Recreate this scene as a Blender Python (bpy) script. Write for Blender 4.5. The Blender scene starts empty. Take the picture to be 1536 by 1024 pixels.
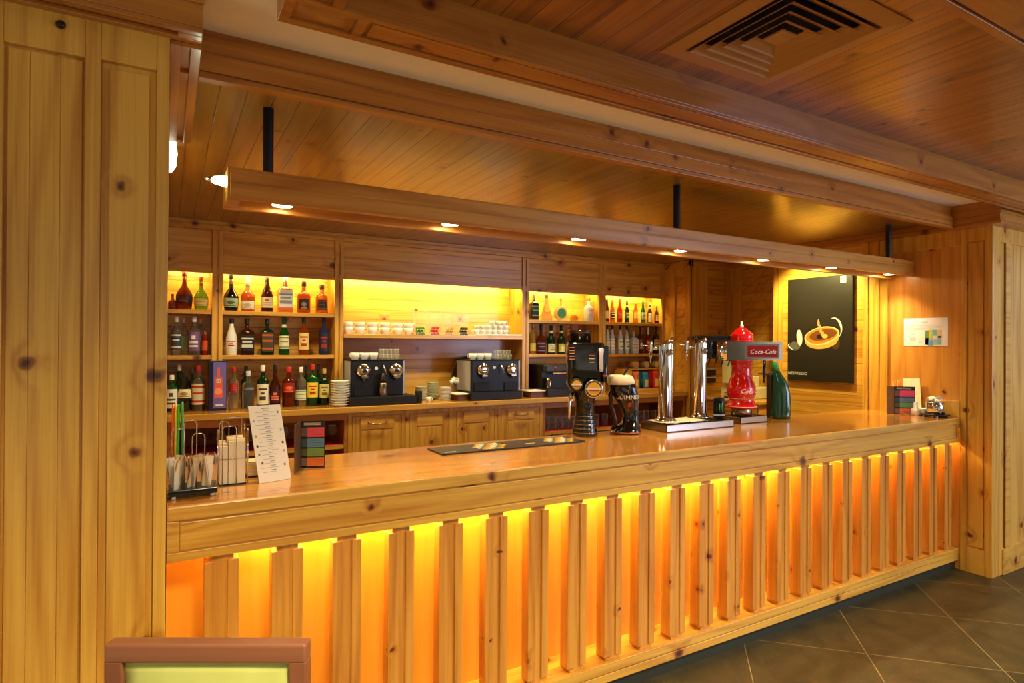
import bpy, bmesh, math, random
from mathutils import Vector, Matrix
random.seed(7)
SC = bpy.context.scene
COL = SC.collection
PI = math.pi
# ---------------------------------------------------------------- camera
YAW, PIT, ROL, FPX, H = math.radians(29.868), math.radians(.2363), math.radians(.3377), 900.0, 1.70
_f = Vector((math.sin(YAW)*math.cos(PIT), math.cos(YAW)*math.cos(PIT), math.sin(PIT)))
_r = Vector((math.cos(YAW), -math.sin(YAW), 0)); _u = _r.cross(_f)
_r2 = _r*math.cos(ROL)+_u*math.sin(ROL); _u2 = -_r*math.sin(ROL)+_u*math.cos(ROL)
cam = bpy.data.cameras.new('camera'); camo = bpy.data.objects.new('camera', cam); COL.objects.link(camo)
camo.matrix_world = Matrix(((_r2.x, _u2.x, -_f.x, 0), (_r2.y, _u2.y, -_f.y, 0), (_r2.z, _u2.z, -_f.z, H), (0, 0, 0, 1)))
cam.sensor_fit = 'HORIZONTAL'; cam.sensor_width = 36; cam.lens = 36*FPX/1536; cam.clip_start = .02
SC.camera = camo

def P(px, py, X=None, Y=None, Z=None):
    d = _r2*((px-768)/FPX)+_u2*((512-py)/FPX)+_f
    t = X/d.x if X is not None else Y/d.y if Y is not None else (Z-H)/d.z
    return Vector((d.x*t, d.y*t, H+d.z*t))
def mpp(X, Y): return (X*_f.x+Y*_f.y)/FPX          # metres per pixel at a place

# ---------------------------------------------------------------- materials
def _new(name):
    m = bpy.data.materials.new(name); m.use_nodes = True
    nt = m.node_tree; b = nt.nodes['Principled BSDF']; return m, nt, b
def lin(c):
    return tuple(((x/255)/12.92 if x/255 <= .04045 else ((x/255+.055)/1.055)**2.4) for x in c)+(1,)
_mc = {}
def plain(name, rgb, rough=.5, metal=0, trans=0, emit=0, coat=0, ior=1.45, noise=.06):
    if name in _mc: return _mc[name]
    m, nt, b = _new(name)
    c = lin(rgb)
    b.inputs['Roughness'].default_value = rough; b.inputs['Metallic'].default_value = metal
    b.inputs['Transmission Weight'].default_value = trans; b.inputs['IOR'].default_value = ior
    b.inputs['Coat Weight'].default_value = coat; b.inputs['Coat Roughness'].default_value = .05
    b.inputs['Base Color'].default_value = c
    if noise and not trans:
        N = nt.nodes; L = nt.links
        tc = N.new('ShaderNodeTexCoord'); ns = N.new('ShaderNodeTexNoise'); ns.inputs['Scale'].default_value = 14
        mr = N.new('ShaderNodeMapRange'); mr.inputs[3].default_value = 1-noise; mr.inputs[4].default_value = 1+noise
        mx = N.new('ShaderNodeMix'); mx.data_type = 'RGBA'; mx.blend_type = 'MULTIPLY'; mx.inputs[0].default_value = 1
        L.new(tc.outputs['Object'], ns.inputs['Vector']); L.new(ns.outputs['Fac'], mr.inputs[0])
        mx.inputs[6].default_value = c; L.new(mr.outputs[0], mx.inputs[7]); L.new(mx.outputs[2], b.inputs['Base Color'])
    if emit:
        b.inputs['Emission Color'].default_value = c; b.inputs['Emission Strength'].default_value = emit
    _mc[name] = m; return m
def glass(name, rgb, rough=.02, tint=1.0):
    """solid tinted glass that lets shadow light through cheaply"""
    if name in _mc: return _mc[name]
    m, nt, b = _new(name); b.inputs['Base Color'].default_value = lin(rgb)
    b.inputs['Transmission Weight'].default_value = tint; b.inputs['Roughness'].default_value = rough
    b.inputs['IOR'].default_value = 1.33
    _mc[name] = m; return m
def thin(name, rgb, alpha=.18, rough=.05):
    """thin clear sheet: faint reflecting film mixed with transparency"""
    if name in _mc: return _mc[name]
    m, nt, b = _new(name); b.inputs['Base Color'].default_value = lin(rgb); b.inputs['Roughness'].default_value = rough
    N = nt.nodes; L = nt.links
    tr = N.new('ShaderNodeBsdfTransparent'); mix = N.new('ShaderNodeMixShader'); lw = N.new('ShaderNodeLayerWeight'); lw.inputs[0].default_value = .5; fr = N.new('ShaderNodeMath'); fr.operation = 'POWER'; L.new(lw.outputs['Facing'], fr.inputs[0]); fr.inputs[1].default_value = 3.5
    ad = N.new('ShaderNodeMath'); ad.operation = 'ADD'; ad.inputs[1].default_value = alpha; ad.use_clamp = True
    L.new(fr.outputs[0], ad.inputs[0]); L.new(ad.outputs[0], mix.inputs[0]); L.new(tr.outputs[0], mix.inputs[1])
    L.new(b.outputs[0], mix.inputs[2]); L.new(mix.outputs[0], N['Material Output'].inputs[0])
    _mc[name] = m; return m
def emis(name, rgb, s):
    if name in _mc: return _mc[name]
    m = bpy.data.materials.new(name); m.use_nodes = True; nt = m.node_tree; nt.nodes.clear()
    e = nt.nodes.new('ShaderNodeEmission'); e.inputs[0].default_value = lin(rgb); e.inputs[1].default_value = s
    o = nt.nodes.new('ShaderNodeOutputMaterial'); nt.links.new(e.outputs[0], o.inputs[0]); _mc[name] = m; return m

PINE_L, PINE_D = (226, 174, 72), (176, 108, 28)
def wood(name, g='X', n='Y', plank=None, light=PINE_L, dark=PINE_D, rough=.33, knots=.5, kscale=4.2, coat=.25, groove=.006, depth=.004, fine=1.0, seed=0.0, ksize=1.0):
    """knotty varnished pine. g grain axis, n axis ignored for knots, plank=(axis, width, phase)"""
    m, nt, b = _new(name); N = nt.nodes; L = nt.links
    def M(op, a, b_=None, clamp=False):
        x = N.new('ShaderNodeMath'); x.operation = op; x.use_clamp = clamp
        for i, v in enumerate((a, b_)):
            if v is None: continue
            if isinstance(v, (int, float)): x.inputs[i].default_value = v
            else: L.new(v, x.inputs[i])
        return x.outputs[0]
    def comb(x, y, z):
        c = N.new('ShaderNodeCombineXYZ')
        for i, v in enumerate((x, y, z)):
            if isinstance(v, (int, float)): c.inputs[i].default_value = v
            else: L.new(v, c.inputs[i])
        return c.outputs[0]
    tc = N.new('ShaderNodeTexCoord'); sp = N.new('ShaderNodeSeparateXYZ'); L.new(tc.outputs['Object'], sp.inputs[0])
    ax = {'X': sp.outputs[0], 'Y': sp.outputs[1], 'Z': sp.outputs[2]}
    a = [k for k in 'XYZ' if k not in (g, n)][0]
    G, A, T = ax[g], ax[a], ax[n]
    oi = N.new('ShaderNodeObjectInfo'); rnd = oi.outputs['Random']
    off = M('ADD', M('MULTIPLY', rnd, 23.7), seed)
    pr = None
    if plank:
        pa, w, ph = plank
        pid = M('DIVIDE', M('SUBTRACT', ax[pa], ph), w)
        fl = M('FLOOR', pid); fr = M('FRACT', pid)
        wn = N.new('ShaderNodeTexWhiteNoise'); wn.noise_dimensions = '1D'; L.new(M('ADD', fl, off), wn.inputs['W']); pr = wn.outputs['Value']
        off = M('ADD', off, M('MULTIPLY', pr, 31.0))
        edge = M('MULTIPLY', M('MINIMUM', fr, M('SUBTRACT', 1.0, fr)), w)
        gm = N.new('ShaderNodeMapRange'); gm.interpolation_type = 'SMOOTHSTEP'; L.new(edge, gm.inputs[0]); gm.inputs[1].default_value = groove*.15; gm.inputs[2].default_value = groove*.62
        gm.inputs[3].default_value = 1; gm.inputs[4].default_value = 0; gmask = gm.outputs[0]
    G2 = M('ADD', G, off)
    A2 = M('ADD', A, M('MULTIPLY', off, .37)); T2 = M('ADD', T, off)
    # knots
    vo = N.new('ShaderNodeTexVoronoi'); vo.voronoi_dimensions = '2D'; vo.inputs['Scale'].default_value = kscale
    dn = N.new('ShaderNodeTexNoise'); dn.inputs['Scale'].default_value = 22; dn.inputs['Detail'].default_value = 1; L.new(tc.outputs['Object'], dn.inputs['Vector'])
    dj = M('MULTIPLY', M('SUBTRACT', dn.outputs['Fac'], .5), .03)
    L.new(comb(M('ADD', G2, dj), M('ADD', M('ADD', A2, T2), dj), 0), vo.inputs['Vector'])
    sc_ = N.new('ShaderNodeSeparateColor'); L.new(vo.outputs['Color'], sc_.inputs[0])
    has = M('LESS_THAN', sc_.outputs[0], knots)
    kr = M('ADD', M('MULTIPLY', sc_.outputs[1], .05*ksize), .022*ksize)
    kd = M('DIVIDE', vo.outputs['Distance'], kr)
    km = N.new('ShaderNodeMapRange'); km.interpolation_type = 'SMOOTHSTEP'; L.new(kd, km.inputs[0]); km.inputs[1].default_value = .75; km.inputs[2].default_value = 1.5; km.inputs[3].default_value = 1; km.inputs[4].default_value = 0
    kmask = M('MULTIPLY', km.outputs[0], has)
    kh = N.new('ShaderNodeMapRange'); kh.interpolation_type = 'SMOOTHSTEP'; L.new(kd, kh.inputs[0]); kh.inputs[1].default_value = .5; kh.inputs[2].default_value = 5.0; kh.inputs[3].default_value = 1; kh.inputs[4].default_value = 0
    khalo = M('MULTIPLY', kh.outputs[0], has)
    # cathedral grain
    lo = N.new('ShaderNodeTexNoise'); lo.inputs['Scale'].default_value = 1; lo.inputs['Detail'].default_value = 2
    L.new(comb(M('MULTIPLY', G2, .55), M('MULTIPLY', A2, 4.0), M('MULTIPLY', T2, 4.0)), lo.inputs['Vector'])
    ph_ = M('ADD', M('ADD', M('MULTIPLY', A2, 38.0), M('MULTIPLY', T2, 21.0)), M('ADD', M('MULTIPLY', lo.outputs['Fac'], 15.0), M('MULTIPLY', khalo, 2.4)))
    ring = M('ADD', M('MULTIPLY', M('SINE', M('MULTIPLY', ph_, 1.9)), .5), .5)
    ring = M('POWER', ring, 2.2)
    fi = N.new('ShaderNodeTexNoise'); fi.inputs['Scale'].default_value = 1; fi.inputs['Detail'].default_value = 3; fi.inputs['Roughness'].default_value = .6
    L.new(comb(M('MULTIPLY', G2, 2.0), M('MULTIPLY', A2, 80.0), M('MULTIPLY', T2, 80.0)), fi.inputs['Vector'])
    bl = N.new('ShaderNodeTexNoise'); bl.inputs['Scale'].default_value = 1; bl.inputs['Detail'].default_value = 1
    L.new(comb(M('MULTIPLY', G2, 1.1), M('MULTIPLY', A2, 7.0), M('MULTIPLY', T2, 7.0)), bl.inputs['Vector'])
    fac = M('ADD', M('MULTIPLY', ring, .34*fine), M('ADD', M('MULTIPLY', M('SUBTRACT', fi.outputs['Fac'], .5), 1.15*fine), M('MULTIPLY', M('SUBTRACT', bl.outputs['Fac'], .35), .9)))
    fac = M('ADD', fac, M('MULTIPLY', khalo, .28))
    if pr is not None: fac = M('ADD', fac, M('MULTIPLY', M('SUBTRACT', pr, .5), .38))
    fac = M('ADD', fac, 0.02, True)
    mx = N.new('ShaderNodeMix'); mx.data_type = 'RGBA'; L.new(fac, mx.inputs[0]); mx.inputs[6].default_value = lin(light); mx.inputs[7].default_value = lin(dark)
    mk = N.new('ShaderNodeMix'); mk.data_type = 'RGBA'; L.new(M('MULTIPLY', kmask, .85), mk.inputs[0]); L.new(mx.outputs[2], mk.inputs[6]); mk.inputs[7].default_value = lin((112, 48, 12))
    kc = N.new('ShaderNodeMapRange'); kc.interpolation_type = 'SMOOTHSTEP'; L.new(kd, kc.inputs[0]); kc.inputs[1].default_value = .3; kc.inputs[2].default_value = .7; kc.inputs[3].default_value = .85; kc.inputs[4].default_value = 0
    mk2 = N.new('ShaderNodeMix'); mk2.data_type = 'RGBA'; L.new(M('MULTIPLY', kc.outputs[0], has), mk2.inputs[0]); L.new(mk.outputs[2], mk2.inputs[6]); mk2.inputs[7].default_value = lin((58, 22, 8))
    out = mk2.outputs[2]
    hgt = M('MULTIPLY', M('ADD', M('MULTIPLY', fi.outputs['Fac'], .05), M('MULTIPLY', kmask, -.08)), 1.0)
    if plank:
        gx = N.new('ShaderNodeMix'); gx.data_type = 'RGBA'; L.new(M('MULTIPLY', gmask, .8), gx.inputs[0]); L.new(out, gx.inputs[6]); gx.inputs[7].default_value = lin((70, 36, 14)); out = gx.outputs[2]
        hgt = M('SUBTRACT', hgt, gmask)
    L.new(out, b.inputs['Base Color'])
    bp = N.new('ShaderNodeBump'); bp.inputs['Strength'].default_value = .6; bp.inputs['Distance'].default_value = depth; L.new(hgt, bp.inputs['Height']); L.new(bp.outputs[0], b.inputs['Normal'])
    b.inputs['Roughness'].default_value = rough; b.inputs['Coat Weight'].default_value = coat; b.inputs['Coat Roughness'].default_value = .15
    _mc[name] = m; return m

# ---------------------------------------------------------------- mesh helpers
def BM(): return bmesh.new()
def box(bm, x0, x1, y0, y1, z0, z1, mi=0):
    vs = [bm.verts.new((x, y, z)) for z in (z0, z1) for y in (y0, y1) for x in (x0, x1)]
    fs = []
    for q in ((0, 2, 3, 1), (4, 5, 7, 6), (0, 1, 5, 4), (2, 6, 7, 3), (0, 4, 6, 2), (1, 3, 7, 5)):
        f = bm.faces.new([vs[i] for i in q]); f.material_index = mi; fs.append(f)
    return fs
def obox(bm, O, U, V, W, mi=0):
    """oriented box: corner O, edge vectors U, V, W"""
    O, U, V, W = map(Vector, (O, U, V, W))
    vs = [bm.verts.new(O+U*a+V*b+W*c) for c in (0, 1) for b in (0, 1) for a in (0, 1)]
    for q in ((0, 2, 3, 1), (4, 5, 7, 6), (0, 1, 5, 4), (2, 6, 7, 3), (0, 4, 6, 2), (1, 3, 7, 5)):
        bm.faces.new([vs[i] for i in q]).material_index = mi
def spow(c, p): return math.copysign(abs(c)**(2.0/p), c)
def lathe(bm, prof, c=(0, 0, 0), seg=24, mi=0, cap=True, sx=1, sy=1):
    """prof: (r, z) or (r, z, exponent) or (r, z, exponent, dx, dy)"""
    rings = []
    for q in prof:
        r, z = q[0], q[1]; e = q[2] if len(q) > 2 else 2; dx = q[3] if len(q) > 3 else 0; dy = q[4] if len(q) > 4 else 0
        rings.append([bm.verts.new((c[0]+dx+r*sx*spow(math.cos(2*PI*(i+.5)/seg), e), c[1]+dy+r*sy*spow(math.sin(2*PI*(i+.5)/seg), e), c[2]+z)) for i in range(seg)])
    for a, b in zip(rings, rings[1:]):
        for i in range(seg):
            f = bm.faces.new((a[i], a[(i+1) % seg], b[(i+1) % seg], b[i])); f.material_index = mi; f.smooth = True
    if cap:
        f = bm.faces.new(list(reversed(rings[0]))); f.material_index = mi
        f = bm.faces.new(rings[-1]); f.material_index = mi
    return rings
def tube(bm, pts, r, seg=10, mi=0, closed=False):
    pts = [Vector(p) for p in pts]; n = len(pts); rings = []
    up = Vector((0, 0, 1))
    prev = None
    for i, p in enumerate(pts):
        if closed: t = (pts[(i+1) % n]-pts[i-1]).normalized()
        else: t = (pts[min(i+1, n-1)]-pts[max(i-1, 0)]).normalized()
        a = prev if prev is not None else (up if abs(t.z) < .9 else Vector((1, 0, 0)))
        s = (a-t*a.dot(t)).normalized(); prev = s; q = t.cross(s)
        rr = r[i] if isinstance(r, (list, tuple)) else r
        rings.append([bm.verts.new(p+s*math.cos(2*PI*k/seg)*rr+q*math.sin(2*PI*k/seg)*rr) for k in range(seg)])
    prs = list(zip(rings, rings[1:]))
    if closed: prs.append((rings[-1], rings[0]))
    for a, b in prs:
        for k in range(seg):
            f = bm.faces.new((a[k], a[(k+1) % seg], b[(k+1) % seg], b[k])); f.smooth = True; f.material_index = mi
    if not closed:
        bm.faces.new(list(reversed(rings[0]))).material_index = mi; bm.faces.new(rings[-1]).material_index = mi
def ball(bm, c, r, sx=1, sy=1, sz=1, seg=14, mi=0):
    prof = [(r*math.sin(PI*(k+.02)/(seg/2+.04)), -r*sz*math.cos(PI*(k+.02)/(seg/2+.04))) for k in range(int(seg/2)+1)]
    lathe(bm, prof, c, seg, mi, True, sx, sy)
def quad(bm, pts, mi=0):
    f = bm.faces.new([bm.verts.new(p) for p in pts]); f.material_index = mi; return f

WM = {}
def obj(name, bm, mat, parent=None, world=True, bevel=0, smooth=False, seg=2):
    me = bpy.data.meshes.new(name)
    bmesh.ops.recalc_face_normals(bm, faces=bm.faces)
    if parent is not None and world and parent.name in WM: bm.transform(WM[parent.name].inverted())
    bm.to_mesh(me); bm.free()
    for m in (mat if isinstance(mat, (list, tuple)) else [mat]): me.materials.append(m)
    o = bpy.data.objects.new(name, me); COL.objects.link(o)
    if smooth:
        for p in me.polygons: p.use_smooth = True
    if parent is not None:
        o.parent = parent
        if parent.name in WM: WM[o.name] = WM[parent.name]
    if bevel:
        b = o.modifiers.new('bevel', 'BEVEL'); b.width = bevel; b.segments = seg; b.limit_method = 'ANGLE'; b.angle_limit = math.radians(40)
    return o
def thing(name, label, cat, loc=(0, 0, 0), rz=0, group=None):
    o = bpy.data.objects.new(name, None); COL.objects.link(o); o.empty_display_size = .05
    o.location = loc; o.rotation_euler = (0, 0, rz); WM[o.name] = Matrix.Translation(Vector(loc)) @ Matrix.Rotation(rz, 4, 'Z')
    tag(o, label, cat, group); return o
def tag(o, label=None, cat=None, group=None, kind=None):
    if label: o['label'] = label
    if cat: o['category'] = cat
    if group: o['group'] = group
    if kind: o['kind'] = kind
    return o
def copy_tree(o, parent=None):
    c = o.copy(); COL.objects.link(c); c.parent = parent
    for ch in list(o.children): copy_tree(ch, c)
    return c
def dup(o, loc, rz=None, label=None):
    c = copy_tree(o); c.location = loc
    if rz is not None: c.rotation_euler = (0, 0, rz)
    if label: c['label'] = label
    return c
_tn = [0]
def struct(name, bm, mat, parent=None, bevel=0):
    if name.startswith('trim'): _tn[0] += 1; name = 'trim_%d' % _tn[0]
    o = obj(name, bm, mat, parent, bevel=bevel)
    if parent is None: o['kind'] = 'structure'
    return o
def text(parent, name, s, O, U, V, size, mat, ext=.0008, shear=0, align='CENTER'):
    """lettering as a mesh; O baseline point, U reading direction, V up (all in the world unless the parent has no WM)"""
    cu = bpy.data.curves.new(name, 'FONT'); cu.body = s; cu.size = size; cu.extrude = ext; cu.align_x = align; cu.shear = shear; cu.resolution_u = 2
    tmp = bpy.data.objects.new('tmp', cu); COL.objects.link(tmp)
    dg = bpy.context.evaluated_depsgraph_get(); me = bpy.data.meshes.new_from_object(tmp.evaluated_get(dg))
    bpy.data.objects.remove(tmp); bpy.data.curves.remove(cu)
    U = Vector(U).normalized(); V = Vector(V).normalized(); W = U.cross(V)
    M = Matrix(((U.x, V.x, W.x, O[0]), (U.y, V.y, W.y, O[1]), (U.z, V.z, W.z, O[2]), (0, 0, 0, 1)))
    if parent is not None and parent.name in WM: M = WM[parent.name].inverted() @ M
    me.transform(M); me.materials.clear(); me.materials.append(mat)
    o = bpy.data.objects.new(name, me); COL.objects.link(o)
    if parent is not None:
        o.parent = parent
        if parent.name in WM: WM[o.name] = WM[parent.name]
    return o
# ================================================================ THE ROOM
ZB, ZW, ZM = 2.665, 2.765, 2.812        # planked bar ceiling, white strip, main planked ceiling
Xc, Yc = 5.252, 2.063                   # right return wall, face of the two panelled columns
w_v = wood('pine_upright', 'Z', 'Y', kscale=3.6, knots=.36, ksize=1.3)
w_v2 = wood('pine_upright_side', 'Z', 'X', kscale=3.2, knots=.34)
w_vp = wood('pine_upright_boards', 'Z', 'Y', plank=('X', .118, -.372), groove=.002, knots=.42, kscale=3.4)
w_h = wood('pine_level', 'X', 'Y', kscale=3.4, knots=.42, ksize=1.5)
w_hd = wood('pine_beam', 'X', 'Y', kscale=4.6, knots=.42, light=(190, 124, 46), dark=(140, 76, 20), ksize=1.4)
w_hz = wood('pine_beam_under', 'X', 'Z', kscale=3.4, knots=.3, light=(190, 124, 46), dark=(140, 76, 20), ksize=1.4)
w_yx = wood('pine_cross_beam', 'Y', 'X', kscale=4, knots=.35, light=(190, 124, 46), dark=(140, 76, 20), ksize=1.4)
w_top = wood('pine_counter_top', 'X', 'Z', plank=('Y', .12, 2.28), groove=.0014, depth=.0006, rough=.12, coat=.9, kscale=2.6, knots=.25, light=(230, 164, 74), dark=(194, 118, 36))
w_ceilb = wood('pine_bar_ceiling', 'Y', 'Z', plank=('X', .0965, .166), groove=.007, knots=.35, kscale=3.4, light=(160, 116, 42), dark=(118, 74, 18), rough=.3, coat=.4, ksize=1.2)
w_ceilm = wood('pine_main_ceiling', 'Y', 'Z', plank=('X', .104, 1.382), groove=.006, knots=.45, kscale=4.0, light=(176, 110, 38), dark=(116, 60, 14), ksize=1.5, rough=.34, coat=.3)
w_back = wood('pine_back_boards', 'X', 'Y', plank=('Z', .094, 1.17), groove=.004, depth=.002, knots=.4, kscale=3.6)
w_backy = wood('pine_side_boards', 'Y', 'X', plank=('Z', .094, 1.17), groove=.004, depth=.002, knots=.35, kscale=3.6)
w_lb = wood('pine_light_beam', 'X', 'Y', kscale=4.6, knots=.42, light=(214, 152, 62), dark=(168, 98, 28), ksize=1.3, coat=.1)
w_slat = wood('pine_slat', 'Z', 'Y', kscale=5.5, knots=.34, light=(220, 154, 62), dark=(176, 100, 24))
w_panel = wood('beech_back_panel', 'Z', 'Y', knots=0, light=(242, 176, 54), dark=(234, 158, 40), fine=.9, rough=.5)
black = plain('black_metal', (26, 26, 30), .38, .2)
white_paint = plain('white_plaster', (250, 243, 226), .8, noise=.02)

# floor: slate tiles laid on the diagonal
fm, nt, b = _new('slate_floor'); N = nt.nodes; L = nt.links
tc = N.new('ShaderNodeTexCoord'); mp = N.new('ShaderNodeMapping'); L.new(tc.outputs['Object'], mp.inputs[0])
mp.inputs['Rotation'].default_value = (0, 0, math.radians(-45)); mp.vector_type = 'POINT'
br = N.new('ShaderNodeTexBrick'); br.offset = 0; br.squash = 1; br.inputs['Scale'].default_value = 1
T = .643; c45 = math.cos(PI/4)
vx, vy = (4.274+1.90)*c45, (-4.274+1.90)*c45       # a tile corner in turned coordinates
mp.inputs['Location'].default_value = (-(vx % T)+T*6, -(vy % T)+T*10, 0)
br.inputs['Brick Width'].default_value = T; br.inputs['Row Height'].default_value = T; br.inputs['Mortar Size'].default_value = .0026
br.inputs['Mortar Smooth'].default_value = .2
br.inputs['Color1'].default_value = lin((56, 51, 30)); br.inputs['Color2'].default_value = lin((66, 57, 33)); br.inputs['Mortar'].default_value = lin((140, 122, 80))
L.new(mp.outputs[0], br.inputs['Vector'])
n1 = N.new('ShaderNodeTexNoise'); n1.inputs['Scale'].default_value = 5; n1.inputs['Detail'].default_value = 8; n1.inputs['Roughness'].default_value = .65; n1.inputs['Distortion'].default_value = .8; L.new(tc.outputs['Object'], n1.inputs['Vector'])
mr = N.new('ShaderNodeMapRange'); mr.inputs[1].default_value = .3; mr.inputs[2].default_value = .7; mr.inputs[3].default_value = .55; mr.inputs[4].default_value = 1.5; L.new(n1.outputs[0], mr.inputs[0])
mx = N.new('ShaderNodeMix'); mx.data_type = 'RGBA'; mx.blend_type = 'MULTIPLY'; mx.inputs[0].default_value = 1; L.new(br.outputs['Color'], mx.inputs[6]); L.new(mr.outputs[0], mx.inputs[7])
# pale veins
n2 = N.new('ShaderNodeTexNoise'); n2.inputs['Scale'].default_value = 3.2; n2.inputs['Detail'].default_value = 4; n2.inputs['Distortion'].default_value = 2.5; L.new(tc.outputs['Object'], n2.inputs['Vector'])
sb = N.new('ShaderNodeMath'); sb.operation = 'SUBTRACT'; L.new(n2.outputs[0], sb.inputs[0]); sb.inputs[1].default_value = .5
ab = N.new('ShaderNodeMath'); ab.operation = 'ABSOLUTE'; L.new(sb.outputs[0], ab.inputs[0])
vm = N.new('ShaderNodeMapRange'); vm.inputs[1].default_value = 0; vm.inputs[2].default_value = .006; vm.inputs[3].default_value = .35; vm.inputs[4].default_value = 0; L.new(ab.outputs[0], vm.inputs[0])
m2 = N.new('ShaderNodeMix'); m2.data_type = 'RGBA'; L.new(vm.outputs[0], m2.inputs[0]); L.new(mx.outputs[2], m2.inputs[6]); m2.inputs[7].default_value = lin((116, 104, 70))
L.new(m2.outputs[2], b.inputs['Base Color']); b.inputs['Roughness'].default_value = .42
bp = N.new('ShaderNodeBump'); bp.inputs['Distance'].default_value = .003; bp.inputs['Strength'].default_value = .4; L.new(n1.outputs[0], bp.inputs['Height']); L.new(bp.outputs[0], b.inputs['Normal'])
bm = BM(); box(bm, -2.2, 9, -3.2, 6.0, -.05, 0); struct('floor', bm, fm)

# ceilings
bm = BM(); box(bm, -.3, 6.2, 2.34, 6.0, ZB, ZB+.03); struct('ceiling', bm, w_ceilb)
bm = BM()
for x0, x1, y0, y1 in ((.283, 1.675, -3.2, 1.8), (2.135, 9, -3.2, 1.8), (1.675, 2.135, -3.2, 1.162), (1.675, 2.135, 1.622, 1.8)): box(bm, x0, x1, y0, y1, ZM, ZM+.04)
struct('ceiling_main', bm, w_ceilm)
bm = BM(); box(bm, -2.2, 6.2, -3.2, 2.36, ZM+.08, ZM+.12); box(bm, -2.2, 6.2, 1.9, 2.4, ZW, ZM+.1); box(bm, -2.2, .30, -3.2, 1.9, ZW, ZM+.1)
struct('ceiling_white', bm, white_paint)

# walls behind and beside the bar
bm = BM(); box(bm, -.3, 5.5, 5.61, 5.70, 0, ZB); struct('wall_back', bm, w_back)
bm = BM(); box(bm, -.12, -.002, 2.10, 5.62, 0, ZB); struct('wall_left', bm, w_backy)
# corner return: short wall, back panel, side panel
bm = BM(); box(bm, 5.19, 5.40, 4.93, 5.61, 0, ZB); box(bm, 5.40, 5.87, 4.93, 5.05, 0, ZB); box(bm, 5.85, 5.97, 3.7, 5.05, 0, ZB)
struct('wall_back_right', bm, w_back)
bm = BM()
box(bm, 5.172, 5.19, 5.17, 5.34, 0, 2.6); box(bm, 5.177, 5.19, 4.915, 5.02, 0, 2.6); box(bm, 5.177, 5.45, 4.915, 4.93, 0, 2.6)
box(bm, 5.172, 5.19, 5.02, 5.17, 2.5, 2.6)
box(bm, 5.76, 5.85, 4.91, 4.93, 0, 2.6); box(bm, 5.832, 5.85, 4.76, 4.93, 0, 2.6)
struct('trim_corner_posts', bm, w_v, bevel=.004)
bm = BM(); box(bm, 5.15, 5.19, 4.89, 5.33, 2.594, ZB); box(bm, 5.15, 5.85, 4.89, 4.93, 2.594, ZB); box(bm, 5.81, 5.85, 3.8, 4.9, 2.594, ZB)
struct('trim_corner_crown', bm, w_h, bevel=.006)
# right wall with the poster and the notice
bm = BM(); box(bm, Xc+.012, Xc+.12, 2.9, 3.90, 0, ZB); struct('wall_right_rear', bm, w_backy)
bm = BM(); box(bm, Xc+.012, Xc+.14, Yc+.012, 3.0, 0, ZB); struct('wall_right', bm, wood('pine_wall_boards', 'Z', 'X', plank=('Y', .14, 2.13), groove=.0012, knots=.55, kscale=3.6, light=(218, 154, 72), dark=(180, 108, 34)))
bm = BM()                                                    # pilasters, rails and frames standing proud of it
box(bm, Xc-.006, Xc+.012, 3.80, 3.845, 1.0, 2.594); box(bm, Xc-.006, Xc+.012, 3.852, 3.90, 1.0, 2.594)
box(bm, Xc-.006, Xc+.012, 2.965, 3.01, 0, 2.594); box(bm, Xc-.006, Xc+.012, 2.80, 2.865, 0, 2.594); box(bm, Xc-.001, Xc+.012, 2.872, 2.955, 0, 2.594)
box(bm, Xc-.002, Xc+.012, 2.27, 2.80, 2.47, 2.594); box(bm, Xc-.002, Xc+.012, 2.27, 2.80, 1.10, 1.285)
struct('trim_right_wall', bm, w_v2, bevel=.003)
bm = BM(); box(bm, Xc-.03, Xc+.012, 2.30, 3.9, 2.594, 2.625); box(bm, Xc-.015, Xc+.012, 2.30, 3.9, 2.625, ZB); struct('trim_right_crown', bm, w_yx, bevel=.004)

# right column: side towards the bar and front
bm = BM()
def frame_x(bm, x, t, y0, y1, z0, z1, py0, py1, pz0, pz1):
    box(bm, x, x+t, y0, py0, z0, z1); box(bm, x, x+t, py1, y1, z0, z1); box(bm, x, x+t, py0, py1, z0, pz0); box(bm, x, x+t, py0, py1, pz1, z1)
def frame_y(bm, y, t, x0, x1, z0, z1, px0, px1, pz0, pz1):
    box(bm, x0, px0, y, y+t, z0, z1); box(bm, px1, x1, y, y+t, z0, z1); box(bm, px0, px1, y, y+t, z0, pz0); box(bm, px0, px1, y, y+t, pz1, z1)
frame_x(bm, Xc, .014, Yc, 2.27, .0, 2.62, 2.112, 2.229, .19, 2.49)
box(bm, Xc+.003, Xc+.014, 2.122, 2.219, .2, 2.48)
struct('wall_right_column', bm, w_v2, bevel=.0025)
bm = BM()
frame_y(bm, Yc, .014, Xc+.0145, 8.5, 0, 2.66, 5.375, 8.4, .195, 2.48)
x = 5.375
while x < 8.4:
    box(bm, x+.003, x+.115, Yc+.006, Yc+.05, .195, 2.48); x += .118
box(bm, Xc+.0145, 8.5, Yc+.012, Yc+.10, 0, 2.8)
struct('wall_front_right', bm, w_v, bevel=.0025)
bm = BM(); box(bm, Xc+.16, 8.5, Yc-.012, Yc, 0, .19); box(bm, 5.45, 5.52, Yc-.010, Yc, .19, 2.48)
struct('baseboard_right', bm, w_h, bevel=.003)

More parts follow.
